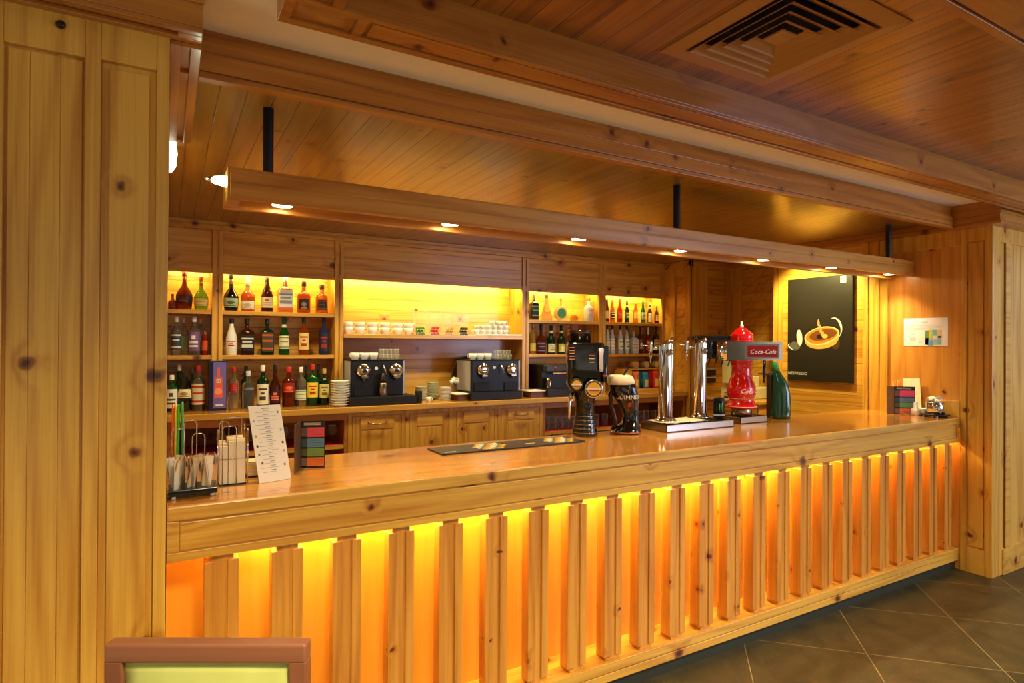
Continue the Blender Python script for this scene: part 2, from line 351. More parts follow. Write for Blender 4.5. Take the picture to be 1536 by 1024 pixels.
# left column: wide boarded panel, stile, narrow raised panel
bm = BM()
for x0, x1 in ((-1.6, -.385), (-.206, -.169), (-.033, 0)): box(bm, x0, x1, Yc, Yc+.022, 0, 2.61)
box(bm, -.385, -.206, Yc, Yc+.022, 2.50, 2.61); box(bm, -.169, -.033, Yc, Yc+.022, 2.504, 2.61)
box(bm, -.1485, -.0515, Yc+.006, Yc+.03, 0, 2.485); box(bm, -.169, -.033, Yc+.016, Yc+.03, 0, 2.504)
for x0, x1 in ((-.378, -.3305), (-.3303, -.2633), (-.2631, -.213)): box(bm, x0, x1, Yc+.012, Yc+.03, 0, 2.493)
box(bm, -1.6, 0, Yc+.02, Yc+.12, 0, 2.61)
struct('wall_front_left', bm, w_v, bevel=.002)
bm = BM(); lathe(bm, [(.010, 0), (.012, .006), (.006, .012)], (0, 0, 0), 14)
bm.transform(Matrix.Translation((-.262, Yc, 2.575)) @ Matrix.Rotation(PI/2, 4, 'X'))
o = obj('wall_stud', bm, plain('dark_bronze', (70, 52, 40), .3, .8)); tag(o, 'small round dark metal stud under the cornice of the left column', 'stud')

# cornices over the columns, header over the bar, coffer beams
bm = BM()
box(bm, -1.6, .085, 1.98, 2.10, 2.622, ZW+.03)
for y0, y1 in ((1.98, 2.008), (2.04, 2.07)): box(bm, -1.6, .085, y0, y1, 2.607, 2.622)
box(bm, .02, .085, 2.008, 2.04, 2.607, 2.622)
box(bm, -1.6, .089, 1.972, 1.98, 2.69, ZW+.03)
struct('trim_cornice_left', bm, w_hd, bevel=.003)
bm = BM()
box(bm, 0, .085, 2.10, 3.08, 2.608, ZW if False else 2.664)
box(bm, 0, .03, 2.07, 3.08, 2.595, 2.608); box(bm, .055, .085, 2.07, 3.08, 2.595, 2.608)
for y0, y1 in ((2.07, 2.09), (2.275, 2.33), (3.05, 3.08)): box(bm, .03, .055, y0, y1, 2.595, 2.608)
box(bm, 0, .085, 2.07, 2.335, 2.664, ZW+.005)
struct('trim_left_bracket', bm, w_yx, bevel=.002)
bm = BM()
box(bm, .085, 5.17, 2.28, 2.325, 2.595, 2.613); box(bm, .085, 5.17, 2.287, 2.335, 2.613, 2.62); box(bm, .085, 5.17, 2.281, 2.335, 2.62, 2.684)
box(bm, .085, 5.17, 2.291, 2.335, 2.684, 2.69); box(bm, .085, 5.17, 2.293, 2.345, 2.69, ZW+.005)
struct('trim_header', bm, w_hd, bevel=.003)
bm = BM()
box(bm, 5.17, Xc+.02, 1.98, 2.335, 2.59, 2.612); box(bm, 5.18, Xc+.02, 1.99, 2.335, 2.612, 2.665); box(bm, 5.172, Xc+.02, 1.98, 2.335, 2.665, 2.672); box(bm, 5.175, Xc+.02, 1.985, 2.335, 2.672, ZW+.005)
struct('trim_right_bracket', bm, w_yx, bevel=.003)
bm = BM()
box(bm, Xc+.02, 8.5, 1.98, 2.075, 2.59, 2.612); box(bm, Xc+.02, 8.5, 1.99, 2.075, 2.612, 2.672); box(bm, Xc+.02, 8.5, 1.985, 2.075, 2.672, ZW+.03)
struct('trim_cornice_right', bm, w_hd, bevel=.003)
def coffer_beam(y0, y1, x0, orn):
    bm = BM(); z0 = 2.68
    box(bm, x0, 8.5, y0, y1, z0+.012, ZM+.03)
    box(bm, x0, 8.5, y0, y0+.022, z0, z0+.012); box(bm, x0, 8.5, y1-.026, y1, z0, z0+.012)
    box(bm, x0+.04, 8.5, y0+.030, y1-.034, z0+.004, z0+.012) if not orn else None
    box(bm, x0, x0+.03, y0+.022, y1-.026, z0, z0+.012)
    if orn:
        box(bm, x0+.215, x0+.245, y0+.022, y1-.026, z0, z0+.012)
        box(bm, x0+.262, 8.5, y0+.034, y1-.040, z0+.003, z0+.012)
        a, b_, c, d = x0+.045, x0+.20, y0+.034, y1-.038
        v = [bm.verts.new(p) for p in ((a, c, z0+.012), (b_, c, z0+.012), (b_, d, z0+.012), (a, d, z0+.012), ((a+b_)/2, (c+d)/2, z0-.008))]
        for k in range(4): bm.faces.new((v[k], v[(k+1) % 4], v[4]))
    return bm
struct('trim_ceiling_beam', coffer_beam(1.785, 1.942, .283, True), w_hz, bevel=.0015)
struct('trim_ceiling_beam_near', coffer_beam(.72, .885, .44, False), w_hz, bevel=.0015)
bm = BM(); box(bm, .283, .44, -3.2, 1.785, 2.692, ZM+.03); box(bm, .283, .31, -3.2, 1.785, 2.68, 2.692); box(bm, .41, .44, -3.2, 1.785, 2.68, 2.692)
struct('trim_ceiling_beam_side', bm, w_yx)
# back crown along the shelving
bm = BM(); box(bm, 0, 5.17, 5.315, 5.35, 2.594, 2.63); box(bm, 0, 5.17, 5.325, 5.35, 2.63, ZB); struct('trim_back_crown', bm, w_h, bevel=.004)

# ventilation diffuser in the main ceiling
vt = thing('ceiling_vent', 'large square brown louvred ventilation grille in the main planked ceiling', 'vent', (1.905, 1.392, ZM))
vp = plain('brown_vent_paint', (176, 122, 60), .45, noise=.03)
def sqring(bm, h0, h1, z0, z1, cx=1.905, cy=1.392, t=.0015):
    """square louvre flaring from half-size h0 at z0 to h1 at z1"""
    def ring(h, z): return [bm.verts.new((cx+a*h, cy+b_*h, z)) for a, b_ in ((-1, -1), (1, -1), (1, 1), (-1, 1))]
    A, B = ring(h0, z0), ring(h1, z1); A2, B2 = ring(h0-.004, z0+.001), ring(h1-.004, z1+.001)
    for k in range(4):
        for p, q in ((A, B), (A2, B2), (A, A2), (B, B2)): bm.faces.new((p[k], p[(k+1) % 4], q[(k+1) % 4], q[k]))
bm = BM(); sqring(bm, .298, .298, ZM-.004, ZM); sqring(bm, .298, .235, ZM-.005, ZM-.011); sqring(bm, .236, .228, ZM-.012, ZM+.03); obj('vent_frame', bm, vp, vt)
for k, h in enumerate((.222, .180, .138, .096)):
    bm = BM(); sqring(bm, h, h-.034, ZM-.014+.001*k, ZM+.006+.001*k); sqring(bm, h+.002, h-.002, ZM-.018+.001*k, ZM-.012+.001*k); obj('louvre', bm, vp, vt)
bm = BM(); box(bm, 1.905-.04, 1.905+.04, 1.392-.04, 1.392+.04, ZM-.006, ZM+.0); obj('vent_centre', bm, vp, vt)
bm = BM(); box(bm, 1.905-.29, 1.905+.29, 1.392-.29, 1.392+.29, ZM+.032, ZM+.036); obj('vent_throat', bm, plain('dark_duct', (22, 16, 12), .8), vt)
# ================================================================ THE BAR
ZT = 1.155                                # counter top height
t = thing('bar_worktop', 'long glossy knotty pine counter top along the whole bar', 'worktop', (0, 2.28, 0))
bm = BM(); box(bm, .002, Xc-.003, 2.283, 2.99, 1.118, ZT); obj('counter_board', bm, w_top, t, bevel=.004)
bm = BM(); box(bm, .002, Xc-.003, 2.268, 2.285, 1.108, ZT+.0005); obj('nosing', bm, w_h, t, bevel=.005)
t = thing('bar_counter', 'long knotty pine bar front with upright slats lit from behind in orange', 'bar', (0, 2.28, 0))
bm = BM(); box(bm, .002, Xc-.003, 2.283, 2.30, .972, 1.108); obj('fascia_board', bm, w_h, t, bevel=.002)
bm = BM(); box(bm, .002, Xc-.003, 2.272, 2.285, .972, 1.003); box(bm, .04, Xc-.04, 2.277, 2.285, 1.006, 1.100); box(bm, .002, .038, 2.272, 2.285, 1.003, 1.107); box(bm, Xc-.038, Xc-.003, 2.272, 2.285, 1.003, 1.107)
obj('fascia_moulding', bm, w_h, t, bevel=.003)
bm = BM(); box(bm, .002, Xc-.003, 2.283, 2.47, .10, .165); box(bm, .002, Xc-.003, 2.274, 2.283, .118, .165); box(bm, .002, Xc-.003, 2.277, 2.40, .072, .114)
obj('base_rail', bm, w_h, t, bevel=.003)
bm = BM(); box(bm, .002, Xc-.003, 2.46, 2.48, .165, 1.118); obj('back_panel', bm, w_panel, t)
bm = BM(); box(bm, .002, Xc-.003, 2.30, 2.33, .0, .10); obj('plinth', bm, plain('slate_skirting', (48, 50, 40), .4, noise=.2), t)
bm = BM(); box(bm, .002, Xc-.003, 2.48, 2.95, 1.06, 1.117); box(bm, .002, Xc-.003, 2.93, 2.95, .0, 1.06); obj('carcass', bm, w_h, t)
def slat(i):
    x1 = .222+.2152*i; x0 = x1-.108
    bm = BM(); box(bm, x0+.018, x1-.016, 2.296, 2.375, .1652, .9718)
    box(bm, x0, x0+.040, 2.287, 2.345, .188, .950); box(bm, x1-.036, x1, 2.287, 2.345, .188, .950)
    return obj('slat', bm, w_slat, t, bevel=.0025)
for i in range(24): slat(i)
for a, c, nm, k in ((.24, 3.2, 'led_amber', 125), (3.2, 5.2, 'led_amber_dim', 66)):
    bm = BM(); box(bm, a, c, 2.405, 2.425, 1.045, 1.055); obj('led_strip', bm, emis(nm, (255, 232, 122), k), t)

# ================================================================ THE LIGHT BEAM over the bar
t = thing('hanging_light_beam', 'long pine beam hung on black tubes over the bar with recessed downlights', 'light fixture', (2.7, 2.68, 2.26))
bm = BM(); x0, x1, y0, y1, z0, z1 = .20, Xc-.002, 2.60, 2.80, 2.268, 2.392
box(bm, x0, x1, y0, y0+.03, z0, z1); box(bm, x0, x1, y1-.03, y1, z0-.008, z1); box(bm, x0, x1, y0+.03, y1-.03, z0+.03, z1); box(bm, x0, x0+.05, y0+.03, y1-.03, z0-.004, z0+.03)
box(bm, x0+.01, x1, y0-.005, y0, z0+.004, z0+.062); box(bm, x0+.01, x1, y0-.005, y0, z0+.068, z1-.004)
obj('beam_casing', bm, w_lb, t, bevel=.003)
for x in (.355, 2.665, 4.975):
    bm = BM(); lathe(bm, [(.021, 2.392), (.021, ZB)], (x, 2.65, 0), 16, cap=False);
    obj('hanging_tube', bm, black, t)
lampm = emis('lamp_glow', (255, 222, 160), 40)
for i in range(7):
    x = .42+.778*i
    bm = BM(); lathe(bm, [(.042, z0+.014), (.047, z0+.016), (.047, z0+.030)], (x, 2.70, 0), 20, cap=False); o = obj('downlight', bm, plain('brass_ring', (206, 170, 96), .25, .9), t)
    bm = BM(); lathe(bm, [(.041, z0+.013), (.041, z0+.0285)], (x, 2.70, 0), 20); obj('lamp_lens', bm, lampm, o)
# small lamp clipped to the beam's left end and wall light beside the left column
t = thing('spot_lamp', 'small bright white lamp sticking out of the left end of the hanging beam', 'lamp', (.2, 2.66, 2.33))
bm = BM(); lathe(bm, [(.008, 0), (.014, .006), (.022, .045), (.023, .052)], (0, 0, 0), 16); bm.transform(Matrix.Translation((.148, 2.66, 2.345)) @ Matrix.Rotation(PI/2, 4, 'Y')); obj('glass_bulb', bm, emis('bulb_white', (226, 255, 200), 9), t)
bm = BM(); lathe(bm, [(.004, -.026), (.010, -.018), (.012, 0)], (0, 0, 0), 12); bm.transform(Matrix.Translation((.148, 2.66, 2.345)) @ Matrix.Rotation(PI/2, 4, 'Y')); obj('lamp_tip', bm, plain('chrome', (226, 228, 230), .08, 1, noise=0), t)
t = thing('wall_light', 'slim glowing wall light just behind the edge of the left column', 'wall light', (0, 3.3, 2.6))
bm = BM(); lathe(bm, [(.012, -.09), (.03, -.06), (.036, 0), (.03, .06), (.012, .09)], (.0, 3.3, 2.60), 16); obj('shade', bm, emis('shade_white', (255, 246, 210), 4), t)

# ================================================================ BACK SHELVING
YS, YB_ = 5.34, 5.60
ZC = 1.17
t = thing('shelving_unit', 'wall-long pine shelving unit with lit niches full of bottles and cups', 'shelves', (2.6, 5.34, ZC))
POST = [(.306, .383), (1.27, 1.345), (3.183, 3.264), (4.182, 4.277), (5.13, 5.171)]
BAY = [(.0, .306), (.383, 1.27), (1.345, 3.183), (3.264, 4.182), (4.277, 5.13)]
for a, c in POST:
    bm = BM(); m = (a+c)/2
    box(bm, a, c, YS, YB_-.001, ZC+.0005, 2.594); box(bm, a, m-.008, YS-.012, YS, ZC+.0005, 2.594); box(bm, m+.008, c, YS-.012, YS, ZC+.0005, 2.594)
    box(bm, m-.008, m+.008, YS-.012, YS, 2.24, 2.30); box(bm, m-.008, m+.008, YS-.012, YS, 2.57, 2.594)
    obj('upright', bm, w_v, t, bevel=.002)
for k, (a, c) in enumerate(BAY):
    zt = 2.25 if k != 2 else 2.265
    bm = BM()
    z = zt; step = .0945
    while z < 2.594: box(bm, a, c, YS+.002, YS+.02, z+.0025, min(z+step, 2.594)); z += step
    box(bm, a, c, YS+.006, YS+.03, zt, 2.594); box(bm, a, c, YS-.004, YS+.004, zt, zt+.028)
    obj('header_panel', bm, w_h, t, bevel=.003)
    bm = BM(); box(bm, a, c, YS+.03, YB_, 2.30, 2.33); obj('niche_top', bm, w_h, t)
    zs = ((1.922, 1.955, YS-.002), (1.565, 1.597, YS-.002)) if k != 2 else ((1.743, 1.78, YS-.03),)
    for z0_, z1_, yf in zs:
        bm = BM(); box(bm, a, c, yf, YB_, z0_, z1_); obj('shelf', bm, w_h, t, bevel=.002)
    if k == 2:
        bm = BM(); box(bm, a, c, 5.57, YB_, 1.60, 1.743); obj('under_shelf_shade', bm, w_hd, t)  # darker board, puts the shade under the middle shelf into the colour
    bm = BM(); box(bm, a+.01, c-.01, YS+.034, YS+.050, 2.286, 2.298); obj('led_strip', bm, emis('led_warm_%d' % k, (255, 230, 126), 140 if k == 2 else 110), t)
t = thing('back_worktop', 'long knotty pine worktop on the base cabinets behind the bar', 'worktop', (2.6, 5.2, ZC))
bm = BM(); box(bm, .002, 5.168, 4.965, YB_, ZC-.02, ZC); obj('counter_board', bm, w_top, t, bevel=.003)
bm = BM(); box(bm, .002, 5.168, 4.955, 4.985, ZC-.048, ZC+.0004); obj('nosing', bm, w_h, t, bevel=.004)
# base cabinets
CAB = [(1.30, 1.80, True), (1.80, 2.25, False), (2.25, 2.715, False), (2.715, 3.22, True)]
for i, (a, c, hd) in enumerate(CAB):
    lab = ['pine base cabinet with brass drawer pull, left of the long row under the coffee machine', 'plain pine base cabinet right of the first one with a brass pull',
           'plain pine base cabinet under the round brown tray', 'pine base cabinet with brass drawer pull beside the rack of tumblers'][i]
    t = thing('base_cabinet', lab, 'cabinet', ((a+c)/2, 5.0, 0), 0)
    bm = BM(); box(bm, a+.001, c-.001, 5.0, YB_, 0, ZC-.05); box(bm, a+.001, c-.001, 4.985, 5.0, 1.09, 1.12); box(bm, a+.001, a+.035, 4.985, 5.0, 0, 1.09); box(bm, c-.035, c-.001, 4.985, 5.0, 0, 1.09)
    obj('cabinet_body', bm, w_v, t, bevel=.002)
    bm = BM(); box(bm, a+.038, c-.038, 4.985, 4.998, .3, 1.085); box(bm, a+.11, c-.11, 4.978, 4.99, .3, .965); obj('door', bm, w_v, t, bevel=.003)
    bm = BM(); box(bm, a+.105, c-.105, 4.976, 4.99, .975, 1.078); d = obj('drawer', bm, w_h, t, bevel=.003)
    if hd:
        m = (a+c)/2; bm = BM(); tube(bm, [(m-.075, 4.975, 1.035), (m-.065, 4.955, 1.028), (m-.03, 4.948, 1.02), (m+.03, 4.948, 1.02), (m+.065, 4.955, 1.028), (m+.075, 4.975, 1.035)], .0065, 8)
        ball(bm, (m-.075, 4.972, 1.037), .011, seg=8); ball(bm, (m+.075, 4.972, 1.037), .011, seg=8)
        obj('handle', bm, plain('brass', (214, 176, 104), .25, .9), d)
def open_unit(a, c, shelfz, lab, divs=()):
    t = thing('open_base_unit', lab, 'cabinet', ((a+c)/2, 5.0, 0))
    bm = BM(); box(bm, a+.001, a+.03, 4.985, YB_, 0, ZC-.05); box(bm, c-.03, c-.001, 4.985, YB_, 0, ZC-.05); box(bm, a+.03, c-.03, 4.985, 5.01, 1.065, 1.12); box(bm, a+.03, c-.03, 5.55, YB_, 0, 1.12)
    for d in divs: box(bm, d-.03, d+.03, 4.985, 5.5, 0, 1.065)
    box(bm, a+.03, c-.03, 5.01, 5.55, 1.095, 1.12)
    obj('cabinet_body', bm, w_hd, t, bevel=.002)
    bm = BM(); box(bm, a+.031, c-.031, 4.99, 5.55, shelfz-.03, shelfz); obj('shelf', bm, w_h, t)
    bm = BM(); box(bm, a+.035, c-.035, 5.005, 5.5, shelfz, shelfz+.004); obj('liner_mat', bm, plain('red_rubber_mat', (196, 48, 34), .6), t)
    return t
open_unit(.002, 1.30, .86, 'open pine unit with red shelf liner below the gin and whisky bottles', (.50, ))
open_unit(3.22, 5.166, .83, 'open pine glass rack with red shelf liner behind the beer towers', (4.3,))
# ================================================================ BOTTLES
PROF = {   # (radius, height, exponent) as fractions; neck ends near .9
 'bordeaux': [(.93, 0, 2), (1, .02, 2), (1, .60, 2), (.9, .66, 2), (.42, .73, 2), (.33, .77, 2), (.32, .93, 2)],
 'square':   [(.97, 0, 7), (1.04, .02, 7), (1.04, .62, 7), (.9, .67, 6), (.4, .72, 2.5), (.31, .75, 2), (.31, .93, 2)],
 'bulb':     [(.78, 0, 2), (.86, .02, 2), (1, .25, 2), (.98, .38, 2), (.72, .50, 2), (.36, .60, 2), (.26, .70, 2), (.25, .93, 2)],
 'squat':    [(.84, 0, 2), (.95, .03, 2), (1, .2, 2), (.98, .48, 2), (.6, .58, 2), (.3, .63, 2), (.28, .93, 2)],
 'slope':    [(.93, 0, 2), (1, .02, 2), (1, .45, 2), (.8, .58, 2), (.5, .72, 2), (.36, .80, 2), (.34, .93, 2)],
 'beer':     [(.93, 0, 2), (1, .02, 2), (1, .50, 2), (.8, .60, 2), (.48, .74, 2), (.4, .86, 2), (.4, .95, 2)],
 'cone':     [(.95, 0, 2), (1, .02, 2), (.96, .16, 2), (.5, .50, 2), (.3, .62, 2), (.24, .72, 2), (.24, .93, 2)],
 'champ':    [(.93, 0, 2), (1, .02, 2), (1, .46, 2), (.85, .54, 2), (.5, .66, 2), (.38, .76, 2), (.34, .93, 2)],
 'cork':     [(.9, 0, 2), (1, .03, 2), (1, .52, 2), (.9, .60, 2), (.45, .66, 2), (.34, .70, 2), (.34, .88, 2)],
}
def prad(prof, z):
    for p, q in zip(prof, prof[1:]):
        if p[1] <= z <= q[1]:
            k = (z-p[1])/max(q[1]-p[1], 1e-6); return p[0]+(q[0]-p[0])*k, p[2]+(q[2]-p[2])*k
    return prof[-1][0], 2
def arcband(bm, prof, R, Hh, z0, z1, half, e=.0008, mi=0, nz=10, na=11, mid=-PI/2-.15, emblem=None):
    """a label following the bottle's outline; emblem=(k0,k1,j0,j1,slot)"""
    rows = []
    for k in range(nz+1):
        z = z0+(z1-z0)*k/nz; r, ex = prad(prof, z)
        rows.append([bm.verts.new(((r*R+e)*spow(math.cos(a), ex), (r*R+e)*spow(math.sin(a), ex), z*Hh)) for a in [mid-half+2*half*j/na for j in range(na+1)]])
    for k in range(nz):
        for j in range(na):
            f = bm.faces.new((rows[k][j], rows[k][j+1], rows[k+1][j+1], rows[k+1][j])); f.smooth = True; f.material_index = mi
            if emblem is not None:
                if emblem == 0 and ((3 <= k <= 6 and 4 <= j <= 6) or (k in (4, 5) and j in (3, 7)) or (k == 1 and 2 <= j <= 8)): f.material_index = 1
                if emblem == 1 and (k in (1, 8) or (k == 5 and 2 <= j <= 8)): f.material_index = 1
                if emblem == 2 and ((k in (2, 4) and 2 <= j <= 8) or (k in (6, 7) and 4 <= j <= 6)): f.material_index = 1
                if emblem == 3 and ((k == 7 and 2 <= j <= 8) or (k in (2, 3) and 3 <= j <= 7) or (k == 5 and 4 <= j <= 6)): f.material_index = 1
GL = {  # glass colours: (rgb, transmission)
 'black': ((14, 12, 12), .0), 'brown': ((70, 28, 12), .35), 'amber': ((196, 96, 26), .75), 'cognac': ((110, 36, 16), .5), 'green': ((24, 96, 36), .6), 'dkgreen': ((14, 44, 22), .3),
 'lime': ((110, 170, 40), .75), 'clear': ((232, 240, 238), .95), 'white': ((240, 238, 230), 0), 'frost': ((214, 222, 232), .35), 'pink': ((220, 150, 120), .8), 'red': ((176, 40, 24), .5),
 'purple': ((110, 80, 130), .7), 'yellow': ((220, 180, 70), .8), 'blue': ((60, 70, 120), .6), 'whisky': ((206, 130, 50), .85)}
def gmat(k):
    rgb, tr = GL[k]
    n = 'bottle_glass_'+k
    if n in _mc: return _mc[n]
    if tr: return glass(n, rgb, .03, tr)
    return plain(n, rgb, .12, coat=.5, noise=0)
def cmat(rgb, rough=.45): return plain('paint_%d_%d_%d' % rgb, rgb, rough, noise=0)
def bottle(name, label, group, X, Y, z, Hh, R, kind, gl, cap=(20, 20, 22), lab=None, em=None, lz=(.16, .5), neckband=None, capz=.86, half=1.15, cat='bottle', rz=0):
    t = thing(name, label, cat, (X, Y, z), rz, group)
    pr = PROF[kind]
    bm = BM(); lathe(bm, [(r*R, h*Hh, e) for r, h, e in pr], (0, 0, 0), 20); obj('glass_body', bm, gmat(gl), t, world=False)
    bm = BM(); cr = pr[-1][0]*R*1.1+.0008
    lathe(bm, [(cr, capz*Hh), (cr*1.02, capz*Hh+.002), (cr*1.02, Hh-.003), (cr*.9, Hh)], (0, 0, 0), 14); obj('cap', bm, cmat(cap, .35), t, world=False)
    if lab:
        bm = BM(); arcband(bm, pr, R, Hh, lz[0], lz[1], half, emblem=(len(label)+int(z*10)) % 4 if em else None)
        obj('label', bm, [cmat(lab), cmat(em)] if em else cmat(lab), t, world=False)
    if neckband:
        bm = BM(); arcband(bm, pr, R, Hh, .72, .80, 1.6, nz=2); obj('neck_label', bm, cmat(neckband), t, world=False)
    return t
def bot(label, px, ptop, zs, Y, wpx, kind, gl, group, name='bottle', **k):
    q = P(px, ptop, Y=Y); m = mpp(q.x, Y)
    zt = min(q.z, 1.917 if zs == Z2 else 9)
    return bottle(name, label, group, q.x, Y, zs, zt-zs, wpx*m/2, kind, gl, **k)
Z1, Z2 = 1.9552, 1.5972
g1, g2, g3 = 'liqueur bottles on the top shelf', 'bottles on the middle shelf', 'bottles on the back worktop'
Y1 = 5.40
L_ = [
 # label, px, top, shelf, Y, width, kind, glass, kw
 ('tiny slice of a red-brown squat bottle at the far left end of the top shelf', 259, 441, Z1, Y1, 12, 'squat', 'cognac', dict(cap=(150, 30, 24))),
 ('tall dark cognac-coloured bulb bottle, leftmost full bottle of the top shelf', 276.8, 406.6, Z1, Y1, 23, 'bulb', 'cognac', dict(cap=(96, 22, 14), lab=(40, 16, 14), em=(150, 60, 40), lz=(.16, .36))),
 ('bright green bottle with dark red cap and cream label on the top shelf', 302, 415, Z1, Y1, 20, 'bulb', 'lime', dict(cap=(140, 22, 30), lab=(226, 206, 130), em=(190, 150, 70), lz=(.12, .34), neckband=(190, 40, 40))),
 ('black bulbous cream-liqueur bottle with green oval label on the top shelf', 347, 411, Z1, Y1, 21.5, 'bulb', 'black', dict(lab=(178, 196, 160), em=(84, 110, 70), lz=(.1, .34), neckband=(120, 90, 40))),
 ('onion-shaped amber bottle with white cap and white label on the top shelf', 372, 416.5, Z1, Y1, 20, 'squat', 'amber', dict(cap=(238, 236, 228), lab=(236, 232, 214), em=(200, 180, 150), lz=(.06, .30), capz=.74)),
 ('slim dark brown bottle with orange and white label on the top shelf', 401, 416, Z1, Y1, 17, 'slope', 'brown', dict(cap=(46, 22, 14), lab=(230, 214, 180), em=(196, 96, 40), lz=(.12, .42))),
 ('square pink-amber gin bottle with big white label and white cap on the top shelf', 428, 415.5, Z1, Y1, 20, 'square', 'pink', dict(cap=(240, 238, 230), lab=(236, 238, 232), em=(150, 150, 150), lz=(.14, .62))),
 ('golden rum bottle with dark cap and round dark label on the top shelf', 456, 422, Z1, Y1, 19, 'cork', 'amber', dict(cap=(50, 30, 24), lab=(44, 40, 40), em=(170, 150, 110), lz=(.1, .44), half=.8)),
 ('short golden whisky bottle with round cork stopper at the right end of its bay', 483, 427, Z1, Y1, 18, 'cork', 'whisky', dict(cap=(60, 34, 26), lab=(48, 34, 34), em=(120, 80, 60), lz=(.12, .46), half=.8, capz=.84)),
 # middle shelf
 ('clear vodka bottle with dark patterned label, leftmost on the middle shelf', 265, 475, Z2, Y1, 14, 'bordeaux', 'clear', dict(cap=(226, 226, 230), lab=(60, 66, 80), em=(220, 224, 226), lz=(.15, .58))),
 ('clear greenish bottle just behind the leftmost patterned vodka bottle', 276, 477, Z2, 5.47, 12, 'bordeaux', 'clear', dict(cap=(200, 200, 204), lab=(150, 170, 110), lz=(.15, .5))),
 ('clear vodka bottle with purple and silver label on the middle shelf', 291.5, 475, Z2, Y1, 17, 'bordeaux', 'clear', dict(cap=(226, 226, 232), lab=(120, 84, 140), em=(226, 226, 232), lz=(.12, .6))),
 ('pinkish bottle half hidden behind the purple-labelled vodka', 301, 478, Z2, 5.46, 11, 'bordeaux', 'clear', dict(cap=(200, 200, 204), lab=(168, 100, 110), lz=(.12, .52))),
 ('small orange-red bottle beside the first upright on the middle shelf', 307.5, 497, Z2, Y1, 9, 'bordeaux', 'red', dict(cap=(200, 90, 60), lab=(206, 90, 40), lz=(.2, .6))),
 ('opaque white coconut-rum bottle with black cap and red dot label', 347.5, 478, Z2, Y1, 16, 'slope', 'white', dict(cap=(24, 22, 22), lab=(238, 236, 228), em=(176, 40, 36), lz=(.2, .42))),
 ('square whiskey bottle with black label and black cap on the middle shelf', 371, 478.5, Z2, Y1, 18, 'square', 'brown', dict(cap=(20, 20, 20), lab=(26, 26, 26), em=(206, 206, 200), lz=(.12, .56))),
 ('square dark green herbal-liqueur bottle with dark orange label', 401, 478.5, Z2, Y1, 17.5, 'square', 'dkgreen', dict(cap=(24, 40, 26), lab=(70, 64, 36), em=(190, 84, 36), lz=(.1, .62), half=.7)),
 ('round green whisky bottle with cream label on the middle shelf', 426.5, 475, Z2, Y1, 15.5, 'slope', 'green', dict(cap=(20, 60, 40), lab=(226, 220, 180), em=(120, 130, 100), lz=(.16, .5), neckband=(210, 210, 180))),
 ('clear bourbon bottle with yellow label, red emblem and green cap', 456, 474.5, Z2, Y1, 15.5, 'bordeaux', 'amber', dict(cap=(24, 60, 44), lab=(230, 206, 120), em=(176, 50, 40), lz=(.14, .58))),
 ('dark bottle with blue and maroon label beside the second upright', 486, 474.5, Z2, Y1, 15, 'bordeaux', 'blue', dict(cap=(30, 40, 60), lab=(36, 40, 60), em=(160, 40, 40), lz=(.1, .58))),
]
for r in L_:
    bot(r[0], *r[1:8], g1 if r[3] == Z1 else g2, **r[8])
ZCt = ZC+.0006
YF, YR = 5.27, 5.40
